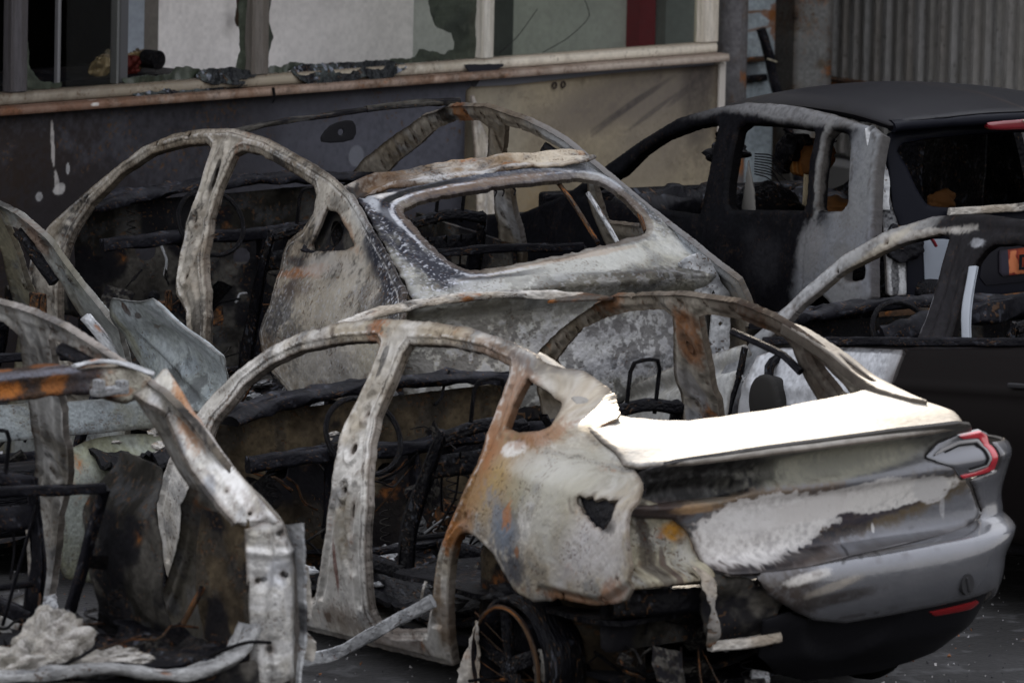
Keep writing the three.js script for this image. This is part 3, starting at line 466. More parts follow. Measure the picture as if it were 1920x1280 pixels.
function heap(car, x0, x1, z0, z1, y, amp, seed, mat = M.char) {
  const m = part(car, 'burnt_debris', sheet({ poly: [[x0, z0], [x1, z0], [x1, z1], [x0, z1]], cell: .03, pos: (x, z) => [x, y + amp * (fbm(x * 5, z * 5, seed, 5) - .35) * 2, z], out: [0, 1, 0], thick: .02, round: 0, uvm: metre }), mat); m.userData.kind = 'stuff';
  const R = mulberry(seed), g = []; for (let i = 0; i < 40; i++) { const r = .015 + .04 * R(), q = lump([mix(x0, x1, R()), y + amp * .4 + .02, mix(z0, z1, R())], [r * (1 + R()), r * .5, r * (1 + R())], seed + i, .8, 1); g.push(q); }
  const k = part(car, 'ash_lumps', g, R() > .5 ? M.cool : M.ash); k.userData.kind = 'stuff';
}
function insides(car, o) {
  const w = o.w ?? .74, b = o.belt, z = o.z ?? -1.0, sd = o.seed;
  part(car, 'floor_pan', sheet({ poly: [[-w, -1.5], [w, -1.5], [w, 1.9], [-w, 1.9]], cell: .06, pos: (x, zz) => [x, .2 + .06 * Math.exp(-(x * x) / .02) + .02 * fbm(x * 6, zz * 6, sd, 3), zz], out: [0, 1, 0], thick: .02, round: 0, uvm: metre }), M.greyin);
  part(car, 'firewall', sheet({ poly: [[-w, .2], [w, .2], [w, b + .02], [-w, b + .02]], holes: [[-.42, b - .22, .06], [.1, b - .3, .045], [.45, b - .2, .05, .035], [-.15, b - .12, .05, .025], [.3, b - .42, .07, .05]], cell: .022, pos: (x, y) => [x, y, z - .22 + .12 * Math.max(0, .6 - y)], out: [0, 0, 1], thick: .006, dent: (x, y) => .05 * (fbm(x * 5, y * 5, sd + 3, 4) - .5) - .02 * smooth(.05, 0, Math.abs(Math.sin(x * 9)) * .2), uvm: metre }), o.fw || M.greyin);
  part(car, 'cowl_panel', beam([[-w, b + .03, z - .1], [-.3, b + .07, z - .2], [.3, b + .08, z - .2], [w, b + .05, z - .1]], .16, .05, { seed: sd, jit: .02, step: .05 }), M.dark);
  part(car, 'dashboard_beam', [beam([[-w, b - .14, z + .08], [-.35, b - .13, z + .1], [0, b - .15, z + .1], [.3, b - .13, z + .1], [w, b - .14, z + .08]], .06, .06, { jit: .012, seed: sd + 1 }), beam([[-.36, b - .14, z + .1], [-.34, b - .3, z + .06], [-.33, b - .5, z]], .05, .04, { jit: .01 }), beam([[.05, b - .15, z + .1], [.06, b - .4, z + .05], [.06, .3, z]], .06, .03, { up: [1, 0, 0], jit: .01 }), bx(.16, .1, .12, [.3, b - .2, z + .05], [.2, .1, .2])], M.dark);
  part(part(car, 'steering_column', beam([[-.36, b - .16, z + .05], [-.36, b - .04, z + .36]], .05, .05, { jit: .01 }), M.char), 'steering_wheel', (() => { const g = new THREE.TorusGeometry(.17, .012, 8, 28); g.applyMatrix4(new THREE.Matrix4().compose(new THREE.Vector3(-.36, b - .03, z + .38), new THREE.Quaternion().setFromEuler(new THREE.Euler(-.5, 0, 0)), new THREE.Vector3(1, 1, 1))); return g; })(), M.char);
  if (o.front !== false) for (const s of [-1, 1]) seatFrame(car, s * .37, .4, o.seat, .12, .28, M.char);
  part(car, 'rear_seat_frame', [beam([[-.6, .42, 1.0], [.6, .42, 1.0]], .05, .05), beam([[-.6, o.seat - .06, 1.3], [0, o.seat - .03, 1.31], [.6, o.seat - .06, 1.3]], .035, .035, { jit: .006 }), beam([[-.58, .42, 1.0], [-.6, o.seat - .06, 1.3]], .04, .04), beam([[.58, .42, 1.0], [.6, o.seat - .06, 1.3]], .04, .04), beam([[.02, .42, 1.0], [.02, o.seat - .04, 1.3]], .035, .03), tube([[-.4, .5, 1.05], [-.35, o.seat - .1, 1.28]], .007), tube([[.3, .5, 1.05], [.33, o.seat - .1, 1.28]], .007)], M.dark);
  const R = mulberry(sd); for (let i = 0; i < (o.wires ?? 7); i++) { const x = mix(-.5, .6, R()), zz = mix(-.9, .9, R()), y = b - .1 - .2 * R(); part(car, 'burnt_wire', tube([[x, y, zz], [x + .1 * (R() - .5), y - .2, zz + .1 * (R() - .5)], [x + .3 * (R() - .5), y - .1 - .3 * R(), zz + .2], [x + .4 * (R() - .5), .3, zz + .3 * R()]], .004 + .003 * R(), { sides: 5 }), i % 3 ? M.char : M.rust); }
  heap(car, -w + .05, w - .05, -1.0, 1.5, .26, .09, sd + 9);
  clutter(car, [-w + .05, .25, z - .15, w - .05, b + .02, z + .3], 70, sd + 20); clutter(car, [-w + .05, .24, -.6, w - .05, .75, 1.6], 130, sd + 21);
}
function clutter(car, b, n, seed) {
  const R = mulberry(seed), G = [[], [], [], []];
  for (let i = 0; i < n; i++) {
    const x = mix(b[0], b[3], R()), y = mix(b[1], b[4], R() * R()), z = mix(b[2], b[5], R()), k = R(), t = R() < .45 ? 0 : R() < .5 ? 1 : R() < .6 ? 2 : 3, l = .08 + .3 * R(), a = R() * 6.3, e = (R() - .5) * 1.6;
    const d = [Math.cos(a) * Math.cos(e), Math.sin(e), Math.sin(a) * Math.cos(e)];
    if (k < .45) G[t].push(tube([0, .35, .7, 1].map(q => [x + d[0] * l * q + .04 * (R() - .5), Math.max(.16, y + d[1] * l * q + .05 * (R() - .5)), z + d[2] * l * q + .04 * (R() - .5)]), .003 + .005 * R(), { sides: 5, n: 7 }));
    else if (k < .75) { const w = .03 + .07 * R(); const g = new THREE.PlaneGeometry(w * (1 + R()), w * 1.6, 4, 5), p = g.attributes.position; for (let q = 0; q < p.count; q++) p.setZ(q, .04 * (fbm(p.getX(q) * 20 + i, p.getY(q) * 20, seed + i, 2) - .5)); g.applyMatrix4(new THREE.Matrix4().compose(new THREE.Vector3(x, y, z), new THREE.Quaternion().setFromEuler(new THREE.Euler(R() * 6, R() * 6, R() * 6)), new THREE.Vector3(1, 1, 1))); g.computeVertexNormals(); G[t].push(g); }
    else if (k < .88) G[t].push(bx(.03 + .1 * R(), .02 + .04 * R(), .03 + .08 * R(), [x, y, z], [R() * 3, R() * 3, R() * 3], .004));
    else { const pts = []; for (let q = 0; q <= 24; q++) pts.push([x + .022 * Math.cos(q * 1.1), y + q * .006, z + .022 * Math.sin(q * 1.1)]); G[t].push(tube(pts, .003, { sides: 4, n: 60 })); }
  }
  [M.char, M.greyin, M.cool, M.rust].forEach((m, i) => { if (G[i].length) part(car, 'burnt_scraps', G[i], m).userData.kind = 'stuff'; });
}
function wheelRim(car, x, y, z, r, w, mat, s = -1) {
  const pts = [[r * .97, -w / 2], [r, -w / 2], [r * 1.02, -w * .44], [r * .9, -w * .36], [r * .82, 0], [r * .84, w * .3], [r * .95, w * .42], [r, w / 2], [r * .95, w / 2], [r * .8, w * .28], [r * .78, 0], [r * .86, -w * .38]].map(p => new THREE.Vector2(p[0], p[1]));
  const g = new THREE.LatheGeometry(pts.concat([pts[0]]), 48); g.rotateZ(Math.PI / 2 * -s); g.translate(x, y, z);
  const m = part(car, 'wheel', g, mat), sp = [];
  for (let i = 0; i < 5; i++) { const a = i / 5 * Math.PI * 2 + .3; sp.push(beam([[x + s * w * .36, y, z], [x + s * w * .40, y + Math.sin(a) * r * .5, z + Math.cos(a) * r * .5], [x + s * w * .42, y + Math.sin(a) * r * .93, z + Math.cos(a) * r * .93]], t => .07 - .02 * t, .03, { up: [1, 0, 0], jit: .008 })); }
  part(m, 'spoke', sp, M.char);
  const d = new THREE.CylinderGeometry(r * .8, r * .8, .02, 32); d.rotateZ(Math.PI / 2); d.translate(x + s * w * .05, y, z); part(m, 'brake_disc', d, M.dark);
  const h = new THREE.CylinderGeometry(.05, .06, w * .8, 20); h.rotateZ(Math.PI / 2); h.translate(x, y, z); part(m, 'hub', h, M.dark);
}

// ------------------------------------------------------------------ wreck A: the saloon with the sunlit boot
{
  const car = thing('burnt_saloon_car', 'burnt silver saloon in front with sunlit white boot lid and one red tail lamp', 'car', POSE.A, 'burnt-out cars');
  const bxA = [-1.35, .1, 2.4, 1.46];
  const fdoor = [[-.922, .92], [-.894, .964], [-.839, 1.072], [-.692, 1.166], [-.486, 1.241], [-.183, 1.30], [.05, 1.327], [.085, 1.31], [.077, 1.221], [.033, 1.012], [.086, .896], [.109, .753], [.087, .581], [.02, .42], [-.06, .30], [-.2, .255], [-.86, .25], [-.95, .4], [-.945, .75]];
  const rdoor = [[.276, 1.30], [.30, 1.338], [.564, 1.358], [.848, 1.353], [1.06, 1.325], [1.085, 1.29], [1.07, 1.18], [1.063, 1.064], [1.113, .962], [1.055, .795], [.949, .597], [.872, .397], [.80, .27], [.55, .235], [.40, .25], [.374, .30], [.392, .509], [.408, .724], [.338, .922], [.243, 1.053], [.266, 1.218]];
  const side = burnt({ seed: 101, over: paintedSeams([fdoor, rdoor]), warpY: (X, Y) => Y > 1.0 && X > 1.3 ? 1.0 + (Y - 1.0) * (1 + 2.5 * smooth(1.3, 1.6, X)) : Y, a: [.50, .485, .455], b: [.31, .27, .205], c: [.19, .195, .20], ab: .46, soot: .25, rust: .17, pits: .8, streak: .34, grain: .6, spots: [
    [1.28, .95, .30, .26, 0, [.25, .165, .075], .9, .9, .4], [1.15, .84, .12, .26, -14, [.24, .10, .03], .85, .8, .5], [1.46, .76, .17, .12, -35, [.065, .075, .095], .9, .8, .5], [1.55, .62, .09, .10, 0, [.03, .032, .04], .85, .8, .6], [1.75, .98, .35, .12, 0, [.33, .325, .28], .7, .9, .4], [1.12, .88, .07, .10, 0, [.34, .15, .04], .8, .7, .7], [1.3, .93, .10, .08, 0, [.30, .20, .07], .8, .8, .7], [1.5, .9, .16, .12, 0, [.25, .235, .16], .7, .9, .7],
    [1.16, .98, .10, .17, 20, RUST, .8, .8, .9], [1.08, .82, .10, .22, -20, [.16, .075, .03], .8, .8, .8], [1.02, .70, .05, .10, 0, [.36, .13, .025], .8, .6, .9], [1.30, .84, .22, .16, 0, [.26, .19, .09], .55, .9, .7],
    [1.42, .76, .20, .09, -35, BLUE, .85, .8, .9], [1.52, .62, .10, .10, 0, [.05, .055, .07], .8, .8, .9], [1.45, .80, .035, .07, 10, [.36, .13, .025], .8, .5, 1], [1.55, .68, .03, .04, 0, [.36, .13, .025], .7, .5, 1],
    [2.05, .75, .28, .16, 10, [.50, .485, .49], .75, .9, .6], [1.75, .85, .2, .2, 0, [.30, .285, .22], .6, .9, .6], [1.32, 1.04, .09, .035, 10, WHITE, .95, .4, .6], [1.42, 1.09, .16, .05, 8, RUST, .7, .7, .8], [1.55, 1.0, .25, .06, 0, [.42, .41, .37], .7, .8, .4],
    [1.2, 1.2, .12, .13, 0, [.23, .10, .035], .85, .7, .8], [.95, 1.36, .28, .05, -6, [.17, .085, .035], .8, .8, .8], [.6, 1.40, .25, .04, 0, [.33, .26, .17], .6, .8, .6], [1.2, 1.35, .2, .03, -10, [.05, .05, .06], .6, .8, .8],
    [1.9, .54, .4, .035, 0, RUST, .75, .6, .8], [2.2, .6, .1, .05, 20, RUST, .7, .6, .8], [.93, .42, .05, .28, 8, [.20, .13, .07], .8, .7, .6], [1.09, .69, .07, .05, 20, [.30, .13, .04], .8, .7, .7],
    [.23, .62, .06, .16, 0, [.13, .105, .06], .7, .8, .4], [.17, .45, .018, .12, 0, [.12, .03, .02], .8, .4, .3], [.2, .25, .2, .08, 0, BROWN, .6, .8, .8], [-.6, .2, .5, .08, 0, [.2, .2, .22], .6, .8, .6], [.5, .2, .25, .06, 0, [.14, .10, .08], .7, .8, .6], [.16, 1.25, .03, .07, -8, SOOT, .85, .4, .5],
    [2.14, .84, .06, .03, 0, SOOT, .8, .6, .6], [-1.0, 1.05, .12, .2, 30, [.26, .24, .2], .5, .8, .5]] });
  const outl = [[-1.30, .14], [-1.30, .55], [-1.18, .80], [-1.116, .879], [-1.065, .958], [-1.037, 1.022], [-.927, 1.127], [-.741, 1.233], [-.531, 1.311], [-.238, 1.378], [.064, 1.417], [.373, 1.435], [.697, 1.436], [1.040, 1.411], [1.22, 1.385], [1.31, 1.345], [1.362, 1.32], [1.411, 1.282], [1.478, 1.238], [1.574, 1.198], [1.68, 1.172], [1.71, 1.150], [1.84, 1.120], [1.965, 1.078], [2.085, 1.034], [2.16, .998], [2.21, .96], [2.236, .944], [2.276, .833], [2.335, .722], [2.331, .631], [2.29, .585], [2.236, .565], [2.084, .534], [1.80, .528], [1.76, .51], [1.662, .50], [1.531, .522], [1.441, .594], [1.38, .645], [1.30, .680], [1.23, .703], [1.165, .710], [1.11, .695], [1.07, .65], [1.038, .566], [1.008, .45], [.994, .370], [.965, .25], [.942, .14]];
  const tri = [[1.231, 1.295], [1.30, 1.265], [1.393, 1.215], [1.462, 1.165], [1.470, 1.135], [1.42, 1.115], [1.30, 1.098], [1.20, 1.10], [1.195, 1.18]];
  const port = [[1.885, .922], [1.90, .935], [1.94, .928], [1.965, .938], [2.0, .926], [2.03, .938], [2.08, .932], [2.125, .936], [2.15, .905], [2.15, .87], [2.13, .835], [2.10, .822], [2.075, .836], [2.05, .826], [2.03, .845], [2.0, .852], [1.985, .868], [1.95, .872], [1.93, .892], [1.90, .90]];
  const dentA = (z, y, d) => { // pressed grooves of the pillar and dents of the fire
    let h = (.007 * (fbm(z * 5, y * 5, 131, 4) - .5) + .004 * (fbm(z * 20, y * 20, 133, 3) - .5)) * (1 - .9 * smooth(.96, 1.0, y) * smooth(1.35, 1.55, z));
    if (z < 1.15 && y > .3) h -= .012 * smooth(.036, .042, d) * smooth(.075, .066, d) * (y < 1.25 ? 1 : .4);
    
    h -= .018 * smooth(1.68, 1.72, z) * smooth(.575, .555, y - (z > 2.15 ? (z - 2.15) * .5 : 0));
    return h;
  };
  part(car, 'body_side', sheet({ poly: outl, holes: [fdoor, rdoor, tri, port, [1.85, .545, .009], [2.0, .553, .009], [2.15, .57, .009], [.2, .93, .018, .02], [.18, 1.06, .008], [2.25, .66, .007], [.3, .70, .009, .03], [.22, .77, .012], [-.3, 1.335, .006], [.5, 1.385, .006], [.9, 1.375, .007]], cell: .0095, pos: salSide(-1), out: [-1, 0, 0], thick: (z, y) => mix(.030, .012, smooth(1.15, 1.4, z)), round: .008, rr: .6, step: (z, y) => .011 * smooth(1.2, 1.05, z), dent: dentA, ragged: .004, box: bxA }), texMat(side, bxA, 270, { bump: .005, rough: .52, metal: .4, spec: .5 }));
  part(car, 'weld_flange', sheet({ poly: [[.93, .70], [.99, .86], [1.05, .97], [1.0, 1.03], [1.03, 1.06], [1.12, .965], [1.06, .79], [.96, .59], [.88, .39], [.84, .40], [.9, .6]], cell: .012, pos: (z, y) => { const q = SAL_CAB(y); return [-q + .09, y, z]; }, thick: .003, ragged: .006, uvm: metre }), M.rust);
  // boot lid: deck, then the hanging rear face
  const deckP = burnt({ seed: 102, a: [.27, .255, .228], b: [.205, .192, .17], c: [.16, .152, .136], soot: -.1, rust: -.1, pits: .3, grain: .6, spots: [[-.62, 1.5, .14, .2, 0, [.30, .29, .27], .8, .8, .3], [.2, 1.95, .5, .08, 5, [.24, .22, .18], .6, .9, .5], [-.3, 1.85, .3, .05, -5, [.25, .23, .19], .6, .9, .5], [.6, 2.15, .2, .04, 0, [.22, .21, .2], .6, .8, .4], [-.66, 1.95, .06, .25, 8, [.24, .25, .26], .5, .8, .4]] });
  const deck = [[-.50, 1.42], [-.47, 1.50], [-.443, 1.62], [-.38, 1.715], [-.29, 1.775], [-.15, 1.785], [.106, 1.77], [.4, 1.695], [.57, 1.64], [.68, 1.575], [.725, 1.50], [.72, 1.36], [.765, 1.36], [.775, 1.7], [.765, 1.95], [.72, 2.13], [.66, 2.19], [.55, 2.218], [.3, 2.235], [0, 2.24], [-.3, 2.235], [-.54, 2.215], [-.65, 2.185], [-.73, 2.15], [-.765, 2.09], [-.745, 1.978], [-.725, 1.84], [-.695, 1.72], [-.665, 1.6], [-.63, 1.46], [-.60, 1.42]];
  const dm = texMat(deckP, [-.85, 1.3, .85, 2.3], 200, { bump: .002, rough: .55 });
  part(car, 'boot_lid', sheet({ poly: deck, cell: .013, pos: salDeck, out: [0, 1, 0], thick: .008, round: .010, rr: .8, dent: (x, z) => .006 * (fbm(x * 3, z * 3, 141, 3) - .5), box: [-.85, 1.3, .85, 2.3] }), dm);
  const bT = [-1.0, .18, 1.35, 1.09];
  const silver = { a: [.145, .148, .162], b: [.135, .139, .153], c: [.128, .132, .146], soot: -.4, rust: -.4, pits: 0, grain: .08 };
  const lidP = burnt({ seed: 103, ...silver, rough: .28, spots: [
    [.1, 1.0, .95, .10, 2, [.10, .098, .085], .95, .8, .3, .5], [.12, .972, .44, .068, 3, [.31, .305, .25], 1, .35, .25, .85], [.15, .965, .25, .03, 3, [.21, .21, .18], .7, .9, .4, .85], 
    [-.54, .955, .44, .095, 2, [.008, .0075, .0075], 1, .35, .25, .6], [-.62, .87, .16, .06, 0, [.045, .03, .025], .95, .6, .3, .6], [-.48, .865, .12, .022, 0, [.30, .19, .10], .9, .5, .3, .7], [-.25, .885, .3, .02, 0, [.2, .17, .13], .7, .8, .3, .7],
    // bare patch low on the lid, its brown-gold rim first, then the white ash
    [.40, .79, .42, .085, 6, [.09, .065, .035], .95, .45, .35, .4], [-.17, .76, .42, .16, 4, [.10, .06, .03], .95, .35, .3, .4], [-.1, .67, .38, .045, 8, [.012, .013, .02], .95, .5, .5, .3], [.27, .765, .40, .035, 5, [.03, .028, .04], .9, .6, .5, .3],
    [-.22, .765, .38, .125, 6, [.60, .585, .57], 1, .15, .25, .85], [.12, .82, .38, .055, 6, [.55, .53, .51], 1, .2, .25, .85], [.42, .815, .27, .052, 4, [.56, .545, .52], 1, .2, .25, .85], [.56, .815, .085, .06, -20, [.44, .43, .42], 1, .2, .4, .85], [-.3, .79, .2, .05, 0, [.62, .61, .6], .6, .8, .6, .85],
    [.62, .74, .012, .05, 4, [.45, .45, .46], .5, .5, .2, .3], [.3, .70, .008, .02, 0, [.6, .6, .6], .6, .5, .2, .3], [.12, .645, .02, .006, 40, SOOT, .8, .4, .3, .3]] });
  const lampCut = [[.545, .943], [.61, .988], [.69, 1.006], [1.2, 1.03], [1.2, .82], [.68, .834], [.632, .885]];
  const tail = [[-.69, 1.03], [-.6, 1.05], [-.3, 1.064], [0, 1.068], [.4, 1.068], [.66, 1.058], [.72, 1.04], [.76, 1.0], [.76, .86], [.70, .825], [.735, .79], [.765, .74], [.785, .69], [.76, .664], [.7, .655], [.6, .650], [.466, .645], [.13, .634], [-.1, .622], [-.327, .622], [-.43, .628], [-.482, .649], [-.505, .70], [-.535, .78], [-.59, .83], [-.70, .845], [-.78, .86], [-.785, .97], [-.74, 1.0]];
  const rec = (p, y) => -.055 * smooth(1.0, .55, Math.hypot((p + .53) / .30, (y - .925 + p * .01) / .052)) - .02 * smooth(1, .5, Math.hypot((p - .15) / .55, (y - .97) / .06)) + .008 * smooth(.03, 0, Math.abs(y - .885)) * smooth(-.3, 0, p);
  part(car, 'boot_lid_face', sheet({ poly: tail, holes: [lampCut], cell: .0115, pos: salTail, out: [0, 0, 1], thick: .012, round: .014, rr: .7, dent: (p, y) => rec(p, y) + .004 * (fbm(p * 5, y * 5, 151, 3) - .5) * smooth(.35, 0, p), box: bT }), texMat(lidP, bT, 430, { bump: .002, roughMap: true, metal: .35 }));
  // body corner laid bare where the left lamp burnt away
  const cornP = burnt({ seed: 104, a: [.34, .335, .30], b: [.25, .23, .17], c: [.22, .22, .21], soot: .22, rust: .25, pits: 1, streak: .3, spots: [[-.60, .80, .075, .05, 0, [.34, .17, .03], 1, .5, .5], [-.76, .83, .055, .3, 4, [.03, .022, .02], .9, .6, .5], [-.68, .66, .02, .09, 0, [.05, .03, .03], .8, .5, .4], [-.55, .72, .06, .07, 0, [.38, .37, .34], .7, .7, .4]] });
  part(car, 'lamp_panel', sheet({ poly: [[-.80, .96], [-.70, .93], [-.58, .86], [-.53, .80], [-.50, .70], [-.46, .65], [-.50, .615], [-.84, .60], [-.845, .62], [-.83, .8]], holes: [[-.57, .63, .008], [-.76, .66, .008], [-.56, .74, .01, .006]], cell: .012, pos: (p, y) => { const q = salTail(p, y); return [q[0], q[1], q[2] - .025]; }, out: [0, 0, 1], thick: .006, round: .01, dent: (p, y) => .012 * (fbm(p * 9, y * 9, 161, 3) - .5), ragged: .004 }), texMat(cornP, [-.93, .60, -.46, .99], 420, { bump: .006 }));
  // painted right quarter corner and bumper that survived
  const bumpP = burnt({ seed: 105, ...silver, rough: .22, spots: [[-.25, .55, .20, .16, 0, [.03, .022, .018], 1, .5, .5, .6], [-.02, .48, .22, .03, 4, [.02, .016, .015], .9, .6, .4, .5], [-.12, .575, .12, .022, 8, [.52, .50, .47], .8, .7, .5, .6], [-.05, .635, .26, .018, 4, [.03, .025, .03], .85, .6, .6, .4], [.15, .625, .014, .008, 40, SOOT, .9, .3, .3, .4], [.23, .632, .008, .014, 0, SOOT, .9, .3, .3, .4], [.06, .615, .018, .006, 30, SOOT, .9, .3, .3, .4], [.3, .648, .01, .006, 0, SOOT, .9, .3, .3, .4], [.0, .53, .14, .02, 10, [.40, .36, .30], .6, .8, .4, .4]] });
  part(car, 'bumper', sheet({ poly: [[-.34, .60], [-.30, .622], [-.1, .618], [.13, .630], [.466, .641], [.6, .648], [.72, .659], [.775, .668], [.80, .69], [.78, .74], [.75, .79], [.715, .826], [.80, .836], [.845, .838], [.85, .90], [.85, .955], [1.0, .945], [1.34, .93], [1.34, .30], [1.05, .30], [.95, .35], [.86, .40], [.75, .388], [.53, .378], [.3, .372], [.08, .365], [-.08, .40], [-.18, .45], [-.30, .53]], cell: .0125, pos: salTail, out: [0, 0, 1], thick: .01, round: .01, rr: .6, ragged: 0, dent: (p, y) => .012 * (fbm(p * 6, y * 6, 171, 3) - .5) * smooth(.1, -.25, p), box: [-.4, .25, 1.35, 1.02] }), texMat(bumpP, [-.4, .25, 1.35, 1.02], 330, { bump: .0015, roughMap: true, metal: .55, coat: .8 }));
  part(car, 'bumper_apron', sheet({ poly: [[-.30, .42], [-.18, .44], [-.08, .39], [.08, .357], [.3, .364], [.53, .370], [.75, .380], [.86, .392], [.93, .34], [.97, .28], [.95, .13], [.5, .085], [.1, .10], [-.1, .16], [-.26, .26]], cell: .02, pos: (p, y) => { const q = salTail(p, y); return [q[0] * .985, q[1], q[2] - .03 - .10 * smooth(.26, .1, y)]; }, out: [0, 0, 1], thick: .012, round: .012, dent: (p, y) => .02 * (fbm(p * 4, y * 4, 172, 3) - .5) * smooth(.4, -.2, p) - .03 * smooth(.25, .2, Math.hypot(p - .15, (y - .36) * 1.6)) }), flat([.011, .011, .013], .38));
  part(car, 'under_tray', sheet({ poly: [[-.7, 1.0], [.65, 1.0], [.65, 1.95], [-.3, 2.0], [-.7, 1.9]], cell: .06, pos: (x, z) => [x, .13 + .05 * fbm(x * 5, z * 5, 185, 3), z], out: [0, -1, 0], thick: .01, round: 0, uvm: metre }), M.char);
  const refl = part(car, 'reflector', sheet({ poly: [[.52, .352], [.57, .328], [.79, .324], [.84, .345], [.80, .360]], cell: .01, pos: (p, y) => { const q = salTail(p, y); return [q[0] * .985, q[1], q[2] - .022]; }, out: [0, 0, 1], thick: .01, round: .006 }), flat([.22, .012, .015], .25));
  part(car, 'tow_eye_cover', (() => { const g = new THREE.CylinderGeometry(.034, .034, .016, 24); g.scale(1, 1, 1.25); g.applyMatrix4(new THREE.Matrix4().compose(v3(((q) => [q[0], q[1], q[2] + .004])(salTail(.645, .455))), new THREE.Quaternion().setFromEuler(new THREE.Euler(Math.PI / 2, 0, -.2)), new THREE.Vector3(1, 1, 1))); return [g, bx(.012, .06, .012, ((q) => [q[0], q[1], q[2] + .014])(salTail(.645, .455)), [0, .1, .2])]; })(), flat([.03, .03, .032], .4));
  // the tail lamp that is left
  const lampPos = e => (p, y) => { const q = salTail(p, y); return [q[0] + e * .4 * smooth(.75, .95, p), q[1], q[2] + e]; };
  const lamp = part(car, 'tail_lamp', sheet({ poly: [[.55, .943], [.613, .985], [.69, 1.003], [.80, 1.003], [.835, .99], [.84, .92], [.835, .845], [.79, .840], [.678, .837], [.637, .888]], cell: .008, pos: lampPos(-.006), out: [0, 0, 1], thick: .02, round: .008, }), new THREE.MeshPhysicalMaterial({ color: new THREE.Color().setRGB(.14, .144, .158), roughness: .28, clearcoat: .6, metalness: .5, side: THREE.DoubleSide }));
  const redL = new THREE.MeshPhysicalMaterial({ color: new THREE.Color().setRGB(.42, .022, .035), roughness: .14, clearcoat: 1, side: THREE.DoubleSide });
  part(lamp, 'red_lens', sheet({ poly: [[.69, 1.001], [.79, 1.002], [.825, .985], [.83, .93], [.825, .848], [.79, .842], [.685, .836], [.67, .850], [.74, .856], [.785, .864], [.797, .895], [.797, .955], [.78, .980], [.71, .987]], cell: .005, pos: lampPos(.002), out: [0, 0, 1], thick: .012, round: .006 }), redL);
  part(lamp, 'light_guide', sheet({ poly: [[.575, .944], [.62, .968], [.69, .984], [.776, .977], [.792, .955], [.791, .897], [.778, .868], [.70, .858], [.70, .866], [.77, .875], [.782, .90], [.782, .95], [.765, .968], [.69, .972], [.63, .957]], cell: .004, pos: lampPos(.005), out: [0, 0, 1], thick: .01, round: .004 }), flat([.24, .235, .235], .3));
  part(lamp, 'lamp_frame', sheet({ poly: [[.63, .9555], [.69, .9705], [.765, .9665], [.7805, .9490], [.7805, .9005], [.769, .8765], [.70, .8675], [.70, .873], [.764, .882], [.774, .903], [.774, .947], [.761, .960], [.69, .964], [.64, .950]], cell: .003, pos: lampPos(.003), out: [0, 0, 1], thick: .008, round: .002 }), flat([.012, .012, .013], .2));
  // crash beam and torn remains under the left half
  part(car, 'crash_bracket', [sheet({ poly: [[-.545, .63], [-.46, .648], [-.36, .60], [-.22, .52], [-.16, .50], [-.22, .40], [-.31, .33], [-.50, .335], [-.53, .40]], cell: .014, pos: (p, y) => { const q = salTail(p, y); return [q[0], q[1], q[2] - .05]; }, out: [0, 0, 1], thick: .012, ragged: .012, dent: (p, y) => .05 * (fbm(p * 8, y * 8, 181, 4) - .5) - .04 * smooth(.1, .02, Math.abs(y - .5)), uvm: metre })], M.greyin);
  part(car, 'torn_flange', sheet({ poly: [[-.555, .645], [-.52, .66], [-.505, .60], [-.52, .50], [-.50, .40], [-.49, .335], [-.53, .325], [-.55, .40], [-.545, .5], [-.57, .58]], cell: .01, pos: (p, y) => { const q = salTail(p, y); return [q[0], q[1], q[2] - .005]; }, out: [-.5, 0, 1], thick: .005, ragged: .01, dent: (p, y) => .04 * (fbm(p * 10, y * 10, 182, 3) - .5), uvm: metre }), M.ash);
  part(car, 'crash_beam', beam([[-.82, .52, 2.02], [-.5, .515, 2.12], [0, .51, 2.15], [.5, .51, 2.12], [.82, .52, 2.02]], .06, .1, { jit: .006 }), M.char);
  part(car, 'crash_beam', beam([[-.5, .345, 2.2], [-.35, .34, 2.22], [-.2, .345, 2.22]], .05, .04, { jit: .006 }), M.ash);
  part(car, 'boot_floor', sheet({ poly: [[-.85, .4], [.85, .4], [.85, 2.05], [-.85, 2.05]].map(q => [q[0], q[1]]), cell: .06, pos: (x, z) => [x, .42 + .03 * fbm(x * 4, z * 4, 183, 3), z], out: [0, -1, 0], thick: .02, round: 0, uvm: metre }), M.char);
  part(car, 'rear_inner_panel', sheet({ poly: [[-.84, .33], [-.3, .33], [-.3, .64], [-.84, .64]], holes: [[-.62, .56, .08, .035]], cell: .02, pos: (x, y) => [x, y, 1.98], out: [0, 0, 1], thick: .01, dent: (x, y) => .05 * (fbm(x * 7, y * 7, 184, 4) - .5), uvm: metre }), M.greyin);
  part(car, 'lump_of_foam', lump([-.66, .57, 2.03], [.09, .05, .04], 31, .4, 3), M.ash);
  clutter(car, [-.88, .1, 1.85, -.2, .55, 2.2], 60, 470); clutter(car, [-.78, .03, .95, -.68, .55, 1.75], 25, 471);
  // wheel house and wheel
  part(car, 'wheel_house', sheet({ poly: [[.86, .12], [1.95, .12], [1.95, .56], [1.6, .66], [1.3, .78], [1.1, .76], [.95, .55]], cell: .025, pos: (z, y) => [-.64 - .12 * smooth(.2, .0, Math.abs(z - 1.3) - .3), y, z], out: [-1, 0, 0], thick: .006, dent: (z, y) => .04 * (fbm(z * 5, y * 5, 191, 4) - .5) - .03 * smooth(.03, 0, Math.abs(z - 1.15 - y * .3)), uvm: metre }), M.tan);
